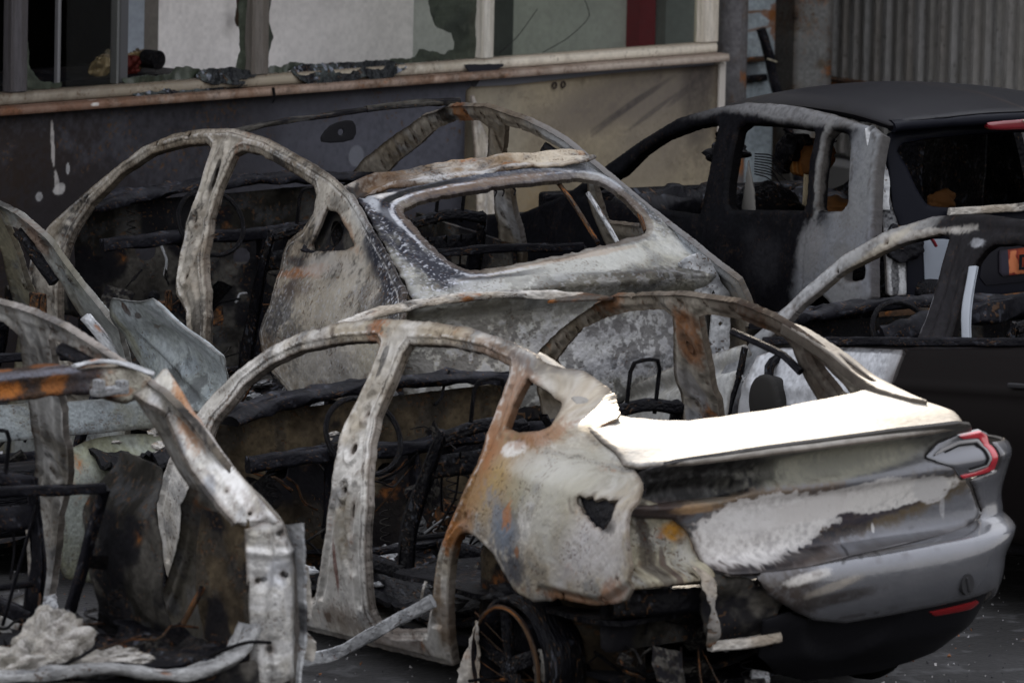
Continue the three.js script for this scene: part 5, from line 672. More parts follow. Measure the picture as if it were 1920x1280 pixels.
// ------------------------------------------------------------------ wreck C: front left, seen through its open tail
{
  const car = thing('burnt_hatchback_car', 'burnt wreck front left without tailgate, pale rear corner post standing bare', 'car', POSE.C, 'burnt-out cars');
  const bC = [-1.5, .2, 2.2, 1.68];
  const o = [[-1.5, .2], [-1.45, 1.02], [-.95, 1.33], [-.45, 1.54], [0, 1.63], [.51, 1.645], [.76, 1.64], [1.02, 1.605], [1.22, 1.54], [1.5, 1.455], [1.62, 1.42], [1.76, 1.33], [1.95, 1.12], [2.08, .98], [2.10, .8], [2.1, .2]];
  const f1 = [[-1.1, 1.0], [-1.05, 1.15], [-.6, 1.42], [0, 1.545], [.50, 1.56], [.585, 1.52], [.42, 1.2], [.03, .71], [.10, .42], [-.2, .3], [-1.0, .3]];
  const f2 = [[.83, 1.535], [1.0, 1.52], [1.2, 1.455], [1.38, 1.37], [1.46, 1.25], [1.5, 1.05], [1.35, .95], [1.15, .6], [.95, .35], [.3, .3], [.26, .43], [.32, .75], [.70, 1.22]];
  part(car, 'body_side', sheet({ poly: o, holes: [f1, f2, [.62, 1.1, .014], [.35, .95, .013], [.9, 1.58, .014], [1.15, 1.53, .014]], cell: .0145, pos: (z, y) => [CRO(y), y, z], out: [1, 0, 0], thick: .028, round: .009, rr: .7, step: .01, ragged: .004, dent: (z, y, d) => .007 * (fbm(z * 6, y * 6, 271, 4) - .5) - .010 * smooth(.036, .042, d) * smooth(.08, .07, d), box: bC }), texMat(burnt({ seed: 121, a: [.47, .47, .46], b: [.28, .255, .205], c: [.19, .195, .205], soot: .28, rust: .14, pits: 1, spots: [[1.3, 1.52, .35, .03, -16, WHITE, .8, .6, .5], [1.25, 1.46, .3, .04, -18, RUST, .7, .7, .8], [.7, 1.4, .05, .15, 0, SOOT, .7, .6, .5], [.3, .7, .05, .25, 20, SOOT, .5, .7, .5]] }), bC, 200, { bump: .005, rough: .52, metal: .4, spec: .5 }));
  // traced on the plane z = 2.1, pushed to its real depth along the pillar
  const dp = (x, y) => { const k = Math.max(0, y - 1.0) * 1.1; return [x + k * .653, y - k * .16 + k * .0, 2.1 - k]; };
  const postP = burnt({ seed: 122, a: [.54, .535, .525], b: [.38, .36, .31], c: [.28, .285, .295], soot: .08, rust: .08, pits: .7, f: 1.4, spots: [[.45, 1.42, .05, .20, 22, [.32, .14, .045], .9, .6, .7], [.44, 1.28, .035, .06, 20, BLUE, .8, .7, .6], [.58, 1.13, .03, .05, 20, BLUE, .6, .7, .6], [.66, 1.16, .025, .22, 38, [.62, .61, .59], .9, .5, .3], [.80, .99, .08, .03, 0, [.55, .55, .55], .7, .6, .4], [.86, .80, .05, .05, 0, [.5, .52, .56], .7, .7, .5], [.52, 1.05, .03, .10, 30, [.28, .2, .11], .7, .7, .5], [.80, .78, .012, .01, 0, SOOT, 1, .4, .2], [.90, .785, .012, .01, 0, SOOT, 1, .4, .2], [.87, .94, .010, .01, 0, SOOT, 1, .4, .2]] });
  const up1 = [[.24, 1.50], [.37, 1.575], [.44, 1.47], [.50, 1.385], [.60, 1.27], [.70, 1.155], [.80, 1.055], [.885, .985], [.79, .955], [.72, .985], [.66, 1.04], [.50, 1.21], [.43, 1.33], [.38, 1.42], [.31, 1.455]];
  part(car, 'rear_pillar', sheet({ poly: up1, holes: [[.40, 1.43, .009], [.66, 1.12, .008], [.76, 1.03, .008]], cell: .011, pos: dp, out: [0, .5, 1], thick: .022, round: .008, rr: .7, ragged: .003, step: .008, dent: (x, y) => .010 * (fbm(x * 12, y * 12, 281, 3) - .5) + .028 * smooth(.035, 0, Math.abs((x - .5) * .75 + (y - 1.385) * .66)), box: [.2, .38, 1.0, 1.6] }), texMat(postP, [.2, .38, 1.0, 1.6], 420, { bump: .005, rough: .5, metal: .4, spec: .5 }));
  const low = [[.735, .965], [.80, .985], [.885, .985], [.93, .90], [.945, .81], [.95, .62], [.955, .40], [.75, .36], [.745, .60], [.74, .85]];
  part(car, 'corner_post', sheet({ poly: low, holes: [[.78, .775, .011], [.885, .79, .012], [.885, .945, .009], [.83, .52, .01, .014]], cell: .010, pos: (x, y) => [x, y, 2.10 + .03 * Math.sin((x - .74) * 14) + .02 * (y - .7)], out: [0, 0, 1], thick: .022, round: .007, rr: .7, step: .008, ragged: .003, dent: (x, y) => .012 * (fbm(x * 10, y * 6, 283, 3) - .5) - .02 * smooth(.03, 0, Math.abs(x - .835 - .02 * Math.sin(y * 9))) + .012 * smooth(.02, 0, Math.abs(y - .865 - .15 * Math.abs(x - .86))), box: [.2, .38, 1.0, 1.6] }), car.children[car.children.length - 1].material);
  part(car, 'post_return', sheet({ poly: [[-.02, .98], [.10, .93], [.12, .40], [.0, .36]], cell: .014, pos: (d, y) => [.955 - .01 * Math.sin(y * 8), y, 2.13 - d * 2.2], out: [1, 0, 0], thick: .01, ragged: .006, dent: (d, y) => .02 * (fbm(d * 12, y * 7, 285, 3) - .5), uvm: metre }), M.cool);
  part(car, 'torn_strip', sheet({ poly: [[0, .83], [.045, .80], [.05, .60], [.025, .58], [.06, .52], [.055, .45], [.0, .47]], cell: .01, pos: (d, y) => [.965 + d, y, 2.04 + d], out: [0, 0, 1], thick: .005, ragged: .006, dent: (d, y) => .012 * (fbm(d * 20, y * 14, 287, 3) - .5), uvm: metre }), M.ash);
  part(car, 'inner_return', sheet({ poly: [[0, 1.0], [.30, 1.0], [.34, .70], [.28, .52], [0, .45]], cell: .02, pos: (d, y) => [.745 - .10 * d, y, 2.1 - d], out: [-1, 0, 0], thick: .006, ragged: .006, dent: (d, y) => .03 * (fbm(d * 8, y * 7, 288, 3) - .5), uvm: metre }), M.tan);
  part(car, 'roof_rear_beam', sheet({ poly: [[-.75, 1.395], [-.2, 1.412], [.07, 1.415], [.3, 1.418], [.48, 1.405], [.58, 1.36], [.68, 1.38], [.70, 1.46], [.62, 1.50], [.40, 1.50], [.33, 1.525], [.2, 1.52], [-.2, 1.52], [-.75, 1.50]], cell: .013, pos: (x, y) => [x, y, 1.56 - .05 * (x / .7) ** 2], out: [0, 0, 1], thick: .10, round: .025, rr: .8, ragged: .006, dent: (x, y) => .03 * (fbm(x * 9, y * 9, 291, 4) - .5) - .02 * smooth(.04, 0, Math.abs(y - 1.46)) * smooth(.55, .3, x), box: [-.75, 1.36, .72, 1.53] }), texMat(burnt({ seed: 123, a: [.055, .05, .055], b: [.05, .032, .022], c: [.025, .025, .032], soot: .35, rust: .34, pits: 1, f: 2, spots: [[.07, 1.46, .09, .035, 0, [.36, .13, .03], .9, .5, .8], [.27, 1.46, .05, .04, 0, [.26, .10, .03], .9, .5, .8], [.58, 1.46, .16, .06, 0, [.42, .40, .34], .95, .6, .5], [.62, 1.40, .1, .04, 0, [.36, .35, .29], .8, .6, .5], [.1, 1.51, .5, .012, 0, [.18, .19, .23], .8, .6, .4], [.52, 1.41, .1, .02, 0, RUST, .8, .6, .6], [-.3, 1.46, .3, .03, 0, [.2, .08, .025], .6, .6, .8]] }), [-.75, 1.36, .72, 1.53], 320, { bump: .014 }));
  part(car, 'hinge_box', [bx(.13, .03, .05, [.44, 1.435, 1.63], [0, .1, .02], .01), bx(.03, .045, .05, [.40, 1.46, 1.64]), bx(.04, .05, .04, [.50, 1.445, 1.63])], M.cool);
  part(car, 'roof_edge_lip', beam([[.36, 1.52, 1.52], [.48, 1.525, 1.50], [.58, 1.505, 1.52], [.66, 1.47, 1.58]], .04, .014, { jit: .008 }), M.cool);
  part(car, 'curtain_rod', tube([[.62, 1.49, .95], [.64, 1.46, 1.1], [.66, 1.41, 1.3], [.68, 1.38, 1.4]], .028), M.dark);
  insides(car, { belt: 1.05, z: -1.1, seat: 1.08, seed: 601, w: .80, wires: 9, fw: M.tan });
  seatFrame(car, .42, .45, .98, .68, .04, M.dark);
  part(car, 'wheel_housing', sheet({ poly: [[1.0, .25], [1.5, .25], [1.62, .55], [1.6, .9], [1.42, 1.10], [1.12, 1.12], [1.0, .85], [1.06, .6]], cell: .02, pos: (z, y) => [.76 - .10 * smooth(.3, .7, y) * smooth(1.1, .9, y), y, z], out: [-1, 0, 0], thick: .008, dent: (z, y) => .05 * (fbm(z * 7, y * 5, 293, 4) - .5), uvm: metre }), M.greyin);
  part(car, 'tail_lip', beam([[-.75, .56, 2.12], [-.3, .548, 2.18], [.1, .54, 2.2], [.4, .49, 2.2], [.62, .52, 2.18], [.74, .62, 2.12]], .09, .03, { jit: .014 }), tinted(M.cool, [.6, .59, .57], .8));
  part(car, 'rear_cross_panel', sheet({ poly: [[-.85, .25], [.75, .25], [.75, .5], [.4, .48], [-.85, .54]], cell: .03, pos: (x, y) => [x, y, 2.17], out: [0, 0, 1], thick: .01, dent: (x, y) => .03 * (fbm(x * 6, y * 6, 294, 3) - .5), uvm: metre }), M.greyin);
  part(car, 'boot_floor', sheet({ poly: [[-.75, 1.2], [.75, 1.2], [.72, 2.15], [-.75, 2.15]], cell: .03, pos: (x, z) => [x, .47 + .10 * fbm(x * 5, z * 5, 295, 5), z], out: [0, 1, 0], thick: .02, round: 0, uvm: metre }), M.char);
  clutter(car, [-.75, .48, 1.2, .7, .62, 2.1], 70, 480);
  for (const [x, z, s] of [[-.2, 1.75, 1], [.1, 1.6, 2], [-.45, 1.9, 3], [.3, 1.9, 4], [0, 2.0, 5]]) part(car, 'burnt_wire', tube([0, 1, 2, 3, 4].map(i => [x + .09 * i, .56 + .04 * n2(i, s, 7), z + .12 * (n2(i * 1.3, s, 9) - .5)]), .005, { sides: 5 }), M.rust);
  part(car, 'gas_strut', tube([[.62, .50, 1.75], [.70, .72, 1.85]], .012), M.rust);
  for (const [x, z] of [[-.85, -1.45], [.85, -1.45], [.85, 1.42], [-.85, 1.42]]) { const g = new THREE.CylinderGeometry(.22, .22, .2, 24); g.rotateZ(Math.PI / 2); g.translate(x, .22, z); part(car, 'wheel', g, M.char); }
}

// ------------------------------------------------------------------ wreck D: behind C, folded grey quarter
{
  const car = thing('crumpled_saloon_car', 'crushed grey wreck far left with a folded pale rear quarter, behind the front wreck', 'car', POSE.D, 'burnt-out cars');
  const bD = [-1.4, .2, 1.3, 1.55];
  const o = [[-1.4, .2], [-1.2, .95], [-.7, 1.25], [-.2, 1.44], [.2, 1.515], [.41, 1.508], [.562, 1.472], [.728, 1.362], [.866, 1.178], [.96, 1.06], [1.0, .98], [.96, .90], [.9, .6], [.8, .2]];
  const f1 = [[-1.0, .95], [-.6, 1.18], [-.1, 1.36], [.10, 1.40], [.2, 1.35], [.21, 1.24], [.10, 1.05], [-.15, .72], [-.3, .35], [-1.0, .35]];
  const f2 = [[.37, 1.40], [.465, 1.395], [.61, 1.29], [.69, 1.15], [.71, .96], [.72, .80], [.6, .5], [0, .35], [.07, .72], [.30, 1.05], [.36, 1.24]];
  part(car, 'body_side', sheet({ poly: o, holes: [f1, f2, [.66, 1.36, .014], [.78, 1.18, .012], [.28, 1.1, .012]], cell: .014, pos: (z, y) => [SAL_CAB(y), y, z], out: [1, 0, 0], thick: .026, round: .008, step: .01, rr: .7, ragged: .003, dent: (z, y) => .012 * (fbm(z * 6, y * 6, 301, 4) - .5), box: bD }), texMat(burnt({ seed: 131, a: [.30, .315, .305], b: [.21, .195, .14], c: [.16, .185, .21], soot: .14, rust: .08, pits: 1, spots: [[.6, 1.36, .12, .06, -40, RUST, .5, .7, .8], [.8, 1.25, .06, .16, 20, [.25, .25, .19], .7, .7, .4], [.45, 1.5, .2, .03, 0, SOOT, .8, .7, .5]] }), bD, 200, { bump: .005, rough: .52, metal: .4, spec: .5 }));
  part(car, 'quarter_panel', sheet({ poly: soft([[1.037, .985], [1.08, 1.07], [1.133, 1.115], [1.25, 1.118], [1.40, 1.128], [1.575, 1.140], [1.702, 1.041], [1.80, .985], [1.884, .925], [1.86, .84], [1.79, .725], [1.70, .67], [1.617, .645], [1.50, .66], [1.414, .69], [1.30, .72], [1.20, .77], [1.10, .85]], 2), cell: .012, pos: (z, y) => [SAL_CAB(y) * .95, y, z], out: [1, 0, 0], thick: .006, round: .012, ragged: .003, dent: (z, y) => { const u = (z - 1.1) * .8 + (1.1 - y) * .9, v = (z - 1.1) * .6 - (1.1 - y); return .024 * Math.sin(v * 9 + .8) * smooth(.05, .5, u) + .03 * (fbm(z * 4, y * 4, 303, 3) - .5) + .022 * smooth(.05, 0, Math.abs(v - .28)) - .02 * smooth(.05, 0, Math.abs(v + .05)) * smooth(.1, .4, u); }, box: [1.0, .62, 1.9, 1.16] }), texMat(burnt({ seed: 132, a: [.32, .355, .37], b: [.28, .31, .30], c: [.26, .30, .335], soot: .02, rust: .0, pits: .8, spots: [[1.45, .80, .13, .05, 30, [.03, .03, .03], .85, .8, 1], [1.58, .74, .10, .04, 30, [.05, .05, .052], .7, .8, 1], [1.22, 1.08, .04, .03, -40, [.05, .028, .02], .95, .4, .5], [1.30, 1.05, .03, .015, 20, [.05, .028, .02], .9, .4, .5], [1.4, 1.0, .05, .012, 10, [.09, .06, .03], .7, .5, .9], [1.1, .95, .04, .14, 20, [.28, .28, .2], .7, .7, .4], [1.55, 1.0, .3, .02, -30, [.40, .43, .46], .7, .8, .4]] }), [1.0, .62, 1.9, 1.16], 420, { bump: .005, rough: .65 }));
  part(car, 'pillar_stub', beam([[.66, 1.02, .98], [.70, .93, 1.06], [.74, .83, 1.10], [.76, .74, 1.1]], .06, .04, { jit: .008 }), M.cool);
  part(car, 'curtain_rod', beam([[.60, 1.36, .48], [.64, 1.25, .58], [.68, 1.14, .66]], .05, .05, { jit: .012 }), M.char);
  part(car, 'seat_belt_bracket', [bx(.04, .09, .10, [.72, 1.02, .42], [0, 0, 0]), bx(.05, .03, .12, [.72, .97, .40])], M.rust);
  part(car, 'tail_panel', sheet({ poly: [[-.8, .72], [-.45, .705], [.06, .70], [.42, .70], [.44, .80], [.40, .83], [-.1, .845], [-.8, .87]], cell: .02, pos: (x, y) => [x, y, 2.25 - .25 * (y - .7)], out: [0, .3, 1], thick: .012, round: .012, dent: (x, y) => .02 * (fbm(x * 5, y * 5, 305, 4) - .5), ragged: .003, box: [-.8, .7, .45, .88] }), texMat(burnt({ seed: 133, a: [.19, .21, .215], b: [.15, .155, .135], c: [.12, .135, .15], soot: .18, rust: 0, pits: 1, f: 2 }), [-.8, .7, .45, .88], 240, { bump: .008 }));
  part(car, 'tail_shell', sheet({ poly: soft([[-.18, .10], [-.2, .45], [-.17, .60], [-.02, .66], [.16, .675], [.34, .66], [.40, .60], [.41, .10]], 3), cell: .02, pos: (x, y) => [x, y, 2.34 - .05 * Math.cos((x - .1) * 4) - .08 * (y - .4) ** 2 - .10 * smooth(.5, .68, y)], out: [0, 0, 1], thick: .01, round: .015, dent: (x, y) => .02 * (fbm(x * 5, y * 5, 307, 3) - .5), box: [-.2, .1, .42, .68] }), texMat(burnt({ seed: 134, a: [.25, .27, .245], b: [.185, .19, .13], c: [.2, .21, .2], soot: .06, rust: .12, pits: .5, f: 1.5, spots: [[.2, .2, .3, .2, 0, [.08, .065, .04], .8, .8, .5]] }), [-.2, .1, .42, .68], 260, { bump: .005 }));
  part(car, 'tail_core', bx(1.5, .3, .2, [0, .42, 2.05], [0, 0, 0], .04), M.char);
  insides(car, { belt: .98, z: -.95, seat: .95, seed: 701, w: .72, wires: 4 });
  part(car, 'roof_header', beam([[-.56, 1.46, -.2], [0, 1.50, -.3], [.57, 1.46, -.2]], .07, .03), M.cool);
  for (const [x, z] of [[-.8, -1.45], [.8, -1.45], [.8, 1.42], [-.8, 1.42]]) { const g = new THREE.CylinderGeometry(.22, .22, .2, 24); g.rotateZ(Math.PI / 2); g.translate(x, .3, z); part(car, 'wheel', g, M.char); }
}

// ------------------------------------------------------------------ wreck E: dark crossover at the right edge
{
  const car = thing('dark_crossover_car', 'dark half-burnt crossover at the right edge with pale front door and bare roof arch', 'car', POSE.E, 'burnt-out cars');
  const bE = [-1.45, .2, 2.4, 1.66];
  const black = [.006, .0048, .0048];
  const sp = burnt({ seed: 141, a: [.016, .015, .017], b: [.010, .0095, .011], c: [.022, .021, .024], soot: .05, rust: 0, pits: .4, f: 1.2, spots: [
    [-.72, 1.32, .36, .12, 40, [.33, .335, .34], .97, .5, .25], [-.35, 1.49, .34, .075, 17, [.27, .27, .265], .95, .6, .3], [-.1, 1.53, .30, .022, 6, [.40, .38, .35], .8, .6, .6], [-.45, 1.40, .32, .03, 30, [.42, .38, .30], .7, .7, .4], [.04, 1.45, .022, .09, 0, [.38, .38, .39], .9, .5, .6], [.075, 1.3, .018, .18, 2, [.33, .34, .37], .8, .5, .6], [-.2, 1.60, .5, .02, 8, [.15, .15, .16], .7, .8, .5], [-1.15, .95, .2, .2, 0, [.25, .26, .27], .8, .8, .4], [.3, 1.5, .04, .02, 0, [.3, .31, .33], .8, .5, .7]] });
  const o = [[-1.4, .2], [-1.35, .7], [-1.2, .96], [-1.12, 1.02], [-1.02, 1.11], [-.83, 1.28], [-.61, 1.43], [-.36, 1.54], [-.08, 1.61], [.24, 1.625], [.54, 1.605], [1.0, 1.56], [1.5, 1.46], [2.0, 1.25], [2.3, 1.1], [2.35, .6], [2.2, .45], [1.8, .45], [1.72, .62], [1.42, .74], [1.15, .62], [1.08, .3], [1.0, .2]];
  const w1 = [[-.97, 1.035], [-.80, 1.215], [-.58, 1.362], [-.25, 1.485], [.02, 1.538], [.085, 1.52], [.092, 1.3], [.075, 1.075], [-.4, 1.06]];
  const w2 = [[.35, 1.47], [.40, 1.497], [.54, 1.505], [1.0, 1.46], [1.2, 1.32], [1.15, 1.13], [.305, 1.095], [.28, 1.35]];
  part(car, 'body_side', sheet({ poly: o, holes: [w1, w2, [-.62, 1.36, .008], [-.33, 1.49, .008], [-.85, 1.2, .008]], cell: .014, pos: croSide(-1), out: [-1, 0, 0], thick: .028, round: .010, step: .006, rr: .75, ragged: .003, dent: (z, y, d) => .008 * (fbm(z * 5, y * 5, 311, 4) - .5) - .02 * smooth(1.06, 1.04, y) - (y > 1.1 ? .012 * smooth(.03, .05, d) * smooth(.1, .07, d) : 0), box: bE }), texMat(sp, bE, 230, { bump: .004, rough: .5, spec: .12 }));
  const out = k => (z, y) => { const q = croSide(-1)(z, y); return [q[0] - k, q[1], q[2]]; };
  part(car, 'front_door', sheet({ poly: [[-1.05, .32], [-1.02, .80], [-.96, .99], [-.8, 1.03], [-.3, 1.048], [.045, 1.05], [.03, .85], [.015, .6], [-.05, .28], [-.9, .27]], cell: .016, pos: out(.012), out: [-1, 0, 0], thick: .05, round: .015, dent: (z, y) => .006 * (fbm(z * 4, y * 4, 313, 3) - .5) + .012 * smooth(.05, 0, Math.abs(y - .86)), box: [-1.06, .27, .05, 1.06] }), texMat(burnt({ seed: 142, a: [.46, .475, .50], b: [.42, .43, .45], c: [.38, .395, .42], soot: -.05, rust: -.2, pits: .3, spots: [[-.35, 1.045, .7, .022, 0, [.03, .03, .033], .95, .5, .3], [.04, .8, .08, .3, 8, [.16, .155, .155], .8, .9, .3], [-1.0, .8, .07, .3, 0, [.2, .2, .2], .7, .7, .5]] }), [-1.06, .27, .05, 1.06], 260, { bump: .003, rough: .5 }), 'pale ash-white front door');
  part(car, 'rear_door', sheet({ poly: [[.06, .28], [.05, .6], [.055, .86], [.07, 1.052], [.6, 1.075], [1.22, 1.10], [1.2, .9], [1.05, .7], [.95, .4], [.9, .26]], cell: .02, pos: out(.012), out: [-1, 0, 0], thick: .05, round: .015, dent: (z, y) => .012 * smooth(.03, 0, Math.abs(y - .9)) , uvm: metre }), flat(black, .55));
  part(car, 'door_handle', bx(.02, .022, .2, [-.975, .93, .95], [0, 0, .1], .008), flat([.03, .03, .032], .4));
  part(car, 'belt_trim', beam([[-.885, 1.05, -.95], [-.875, 1.07, -.3], [-.87, 1.085, .2], [-.855, 1.11, 1.1]], .03, .035, { jit: .004 }), M.dark);
  part(car, 'inner_post', beam([[-.72, 1.40, .32], [-.78, 1.22, .34], [-.80, 1.08, .36]], .02, .05, { up: [0, 0, 1], jit: .002 }), flat([.33, .36, .40], .5));
  // bonnet side and open wheel arch
  part(car, 'front_wing', sheet({ poly: [[-2.05, .72], [-1.95, .80], [-1.80, .85], [-1.6, .915], [-1.32, .985], [-1.08, 1.035], [-1.03, 1.0], [-1.06, .91], [-1.10, .82], [-1.12, .70], [-1.3, .66], [-1.55, .63], [-1.8, .60]], cell: .014, pos: (z, y) => [-CRO(y) * (1 - .05 * (z + 1) ** 2), y, z], out: [-1, .3, 0], thick: .006, round: .014, ragged: .004, dent: (z, y) => .03 * (fbm(z * 4, y * 4, 315, 3) - .5) - .04 * smooth(.05, 0, Math.abs(y - .86 - (z + 1.5) * .22)), box: [-2.06, .6, -1.02, 1.04] }), texMat(burnt({ seed: 143, a: [.31, .315, .31], b: [.24, .235, .215], c: [.27, .28, .29], soot: .04, rust: .02, pits: .4, spots: [[-1.35, .9, .12, .05, 20, [.4, .41, .42], .6, .7, .5]] }), [-2.06, .6, -1.02, 1.04], 240, { bump: .004 }));
  part(car, 'wing_edge', beam([[-.93, 1.02, -1.03], [-.94, .93, -1.055], [-.95, .83, -1.09], [-.96, .72, -1.12], [-.96, .6, -1.13]], .03, .02, { up: [1, 0, 0], jit: .004 }), M.char);
  part(car, 'hinge_wires', [0, 1, 2, 3, 4, 5].map(i => tube([0, 1, 2, 3].map(k => [-.93 - .03 * n2(i, k, 5), .86 + .08 * n2(k * 1.3, i, 8) - .03 * i * .5, -1.04 + .03 * k + .02 * n2(i * 2, k, 6)]), .005, { sides: 5 })), M.cool);
  part(car, 'wing_mirror', [sheet({ poly: soft([[-.86, .72], [-.885, .80], [-.86, .88], [-.80, .92], [-.72, .915], [-.68, .87], [-.655, .78], [-.65, .70], [-.75, .68]]), cell: .01, pos: (z, y) => [-1.05 + .5 * ((z + .77) ** 2 + (y - .8) ** 2) * 2, y, z], out: [-1, 0, 0], thick: .08, round: .02, rr: 1 })], flat([.022, .021, .02], .5), 'black half-melted wing mirror');
  part(car, 'mirror_arm', beam([[-.90, 1.0, -.80], [-.98, .95, -.79], [-1.0, .85, -.77]], .04, .03), M.char);
  part(car, 'tailgate_side', bx(1.5, .5, .1, [0, .8, 2.2], [0, 0, 0], .04), flat(black, .5));
  // far side and roof
  const far = [[-1.3, .3], [-1.12, 1.02], [-.61, 1.40], [-.08, 1.57], [.54, 1.57], [1.5, 1.42], [2.2, 1.1], [2.2, .3]];
  part(car, 'body_side', sheet({ poly: far, holes: [[[-.95, 1.05], [-.5, 1.32], [0, 1.48], [.08, 1.46], [.05, 1.06]], [[.3, 1.48], [1.0, 1.42], [1.2, 1.1], [.25, 1.08]]], cell: .03, pos: (z, y) => [CRO(y), y, z], out: [1, 0, 0], thick: .06, round: .02, uvm: metre }), M.dark);
  part(car, 'roof_header', beam([[-.64, 1.50, -.42], [0, 1.53, -.55], [.64, 1.50, -.42]], .07, .03), M.dark);
  insides(car, { belt: 1.08, z: -1.0, seat: 1.15, seed: 801, w: .78, wires: 3 });
  part(car, 'airbag_tube', beam([[-.55, 1.06, -.55], [-.2, 1.12, -.52], [.25, 1.16, -.5], [.34, 1.1, -.5]], .1, .09, { jit: .03 }), M.dark);
  part(car, 'cable', tube([[-.3, 1.42, .55], [-.3, 1.44, .62], [-.28, 1.4, .67], [-.28, 1.2, .69], [-.26, 1.08, .75], [-.24, 1.0, .8]], .012), M.rust);
  part(car, 'seat_hoop', tube([[-.1, 1.1, .95], [-.1, 1.26, .95], [-.06, 1.30, .95], [.1, 1.30, .95], [.14, 1.26, .95]], .012, { tension: .1 }), M.cool);
  for (const [x, z] of [[-.82, -1.5], [.82, -1.5], [.82, 1.42], [-.82, 1.42]]) { const g = new THREE.TorusGeometry(.25, .09, 12, 30); g.rotateY(Math.PI / 2); g.translate(x, z < 0 ? .42 : .22, z); part(car, 'tyre', g, flat([.018, .018, .018], .8)); }
}

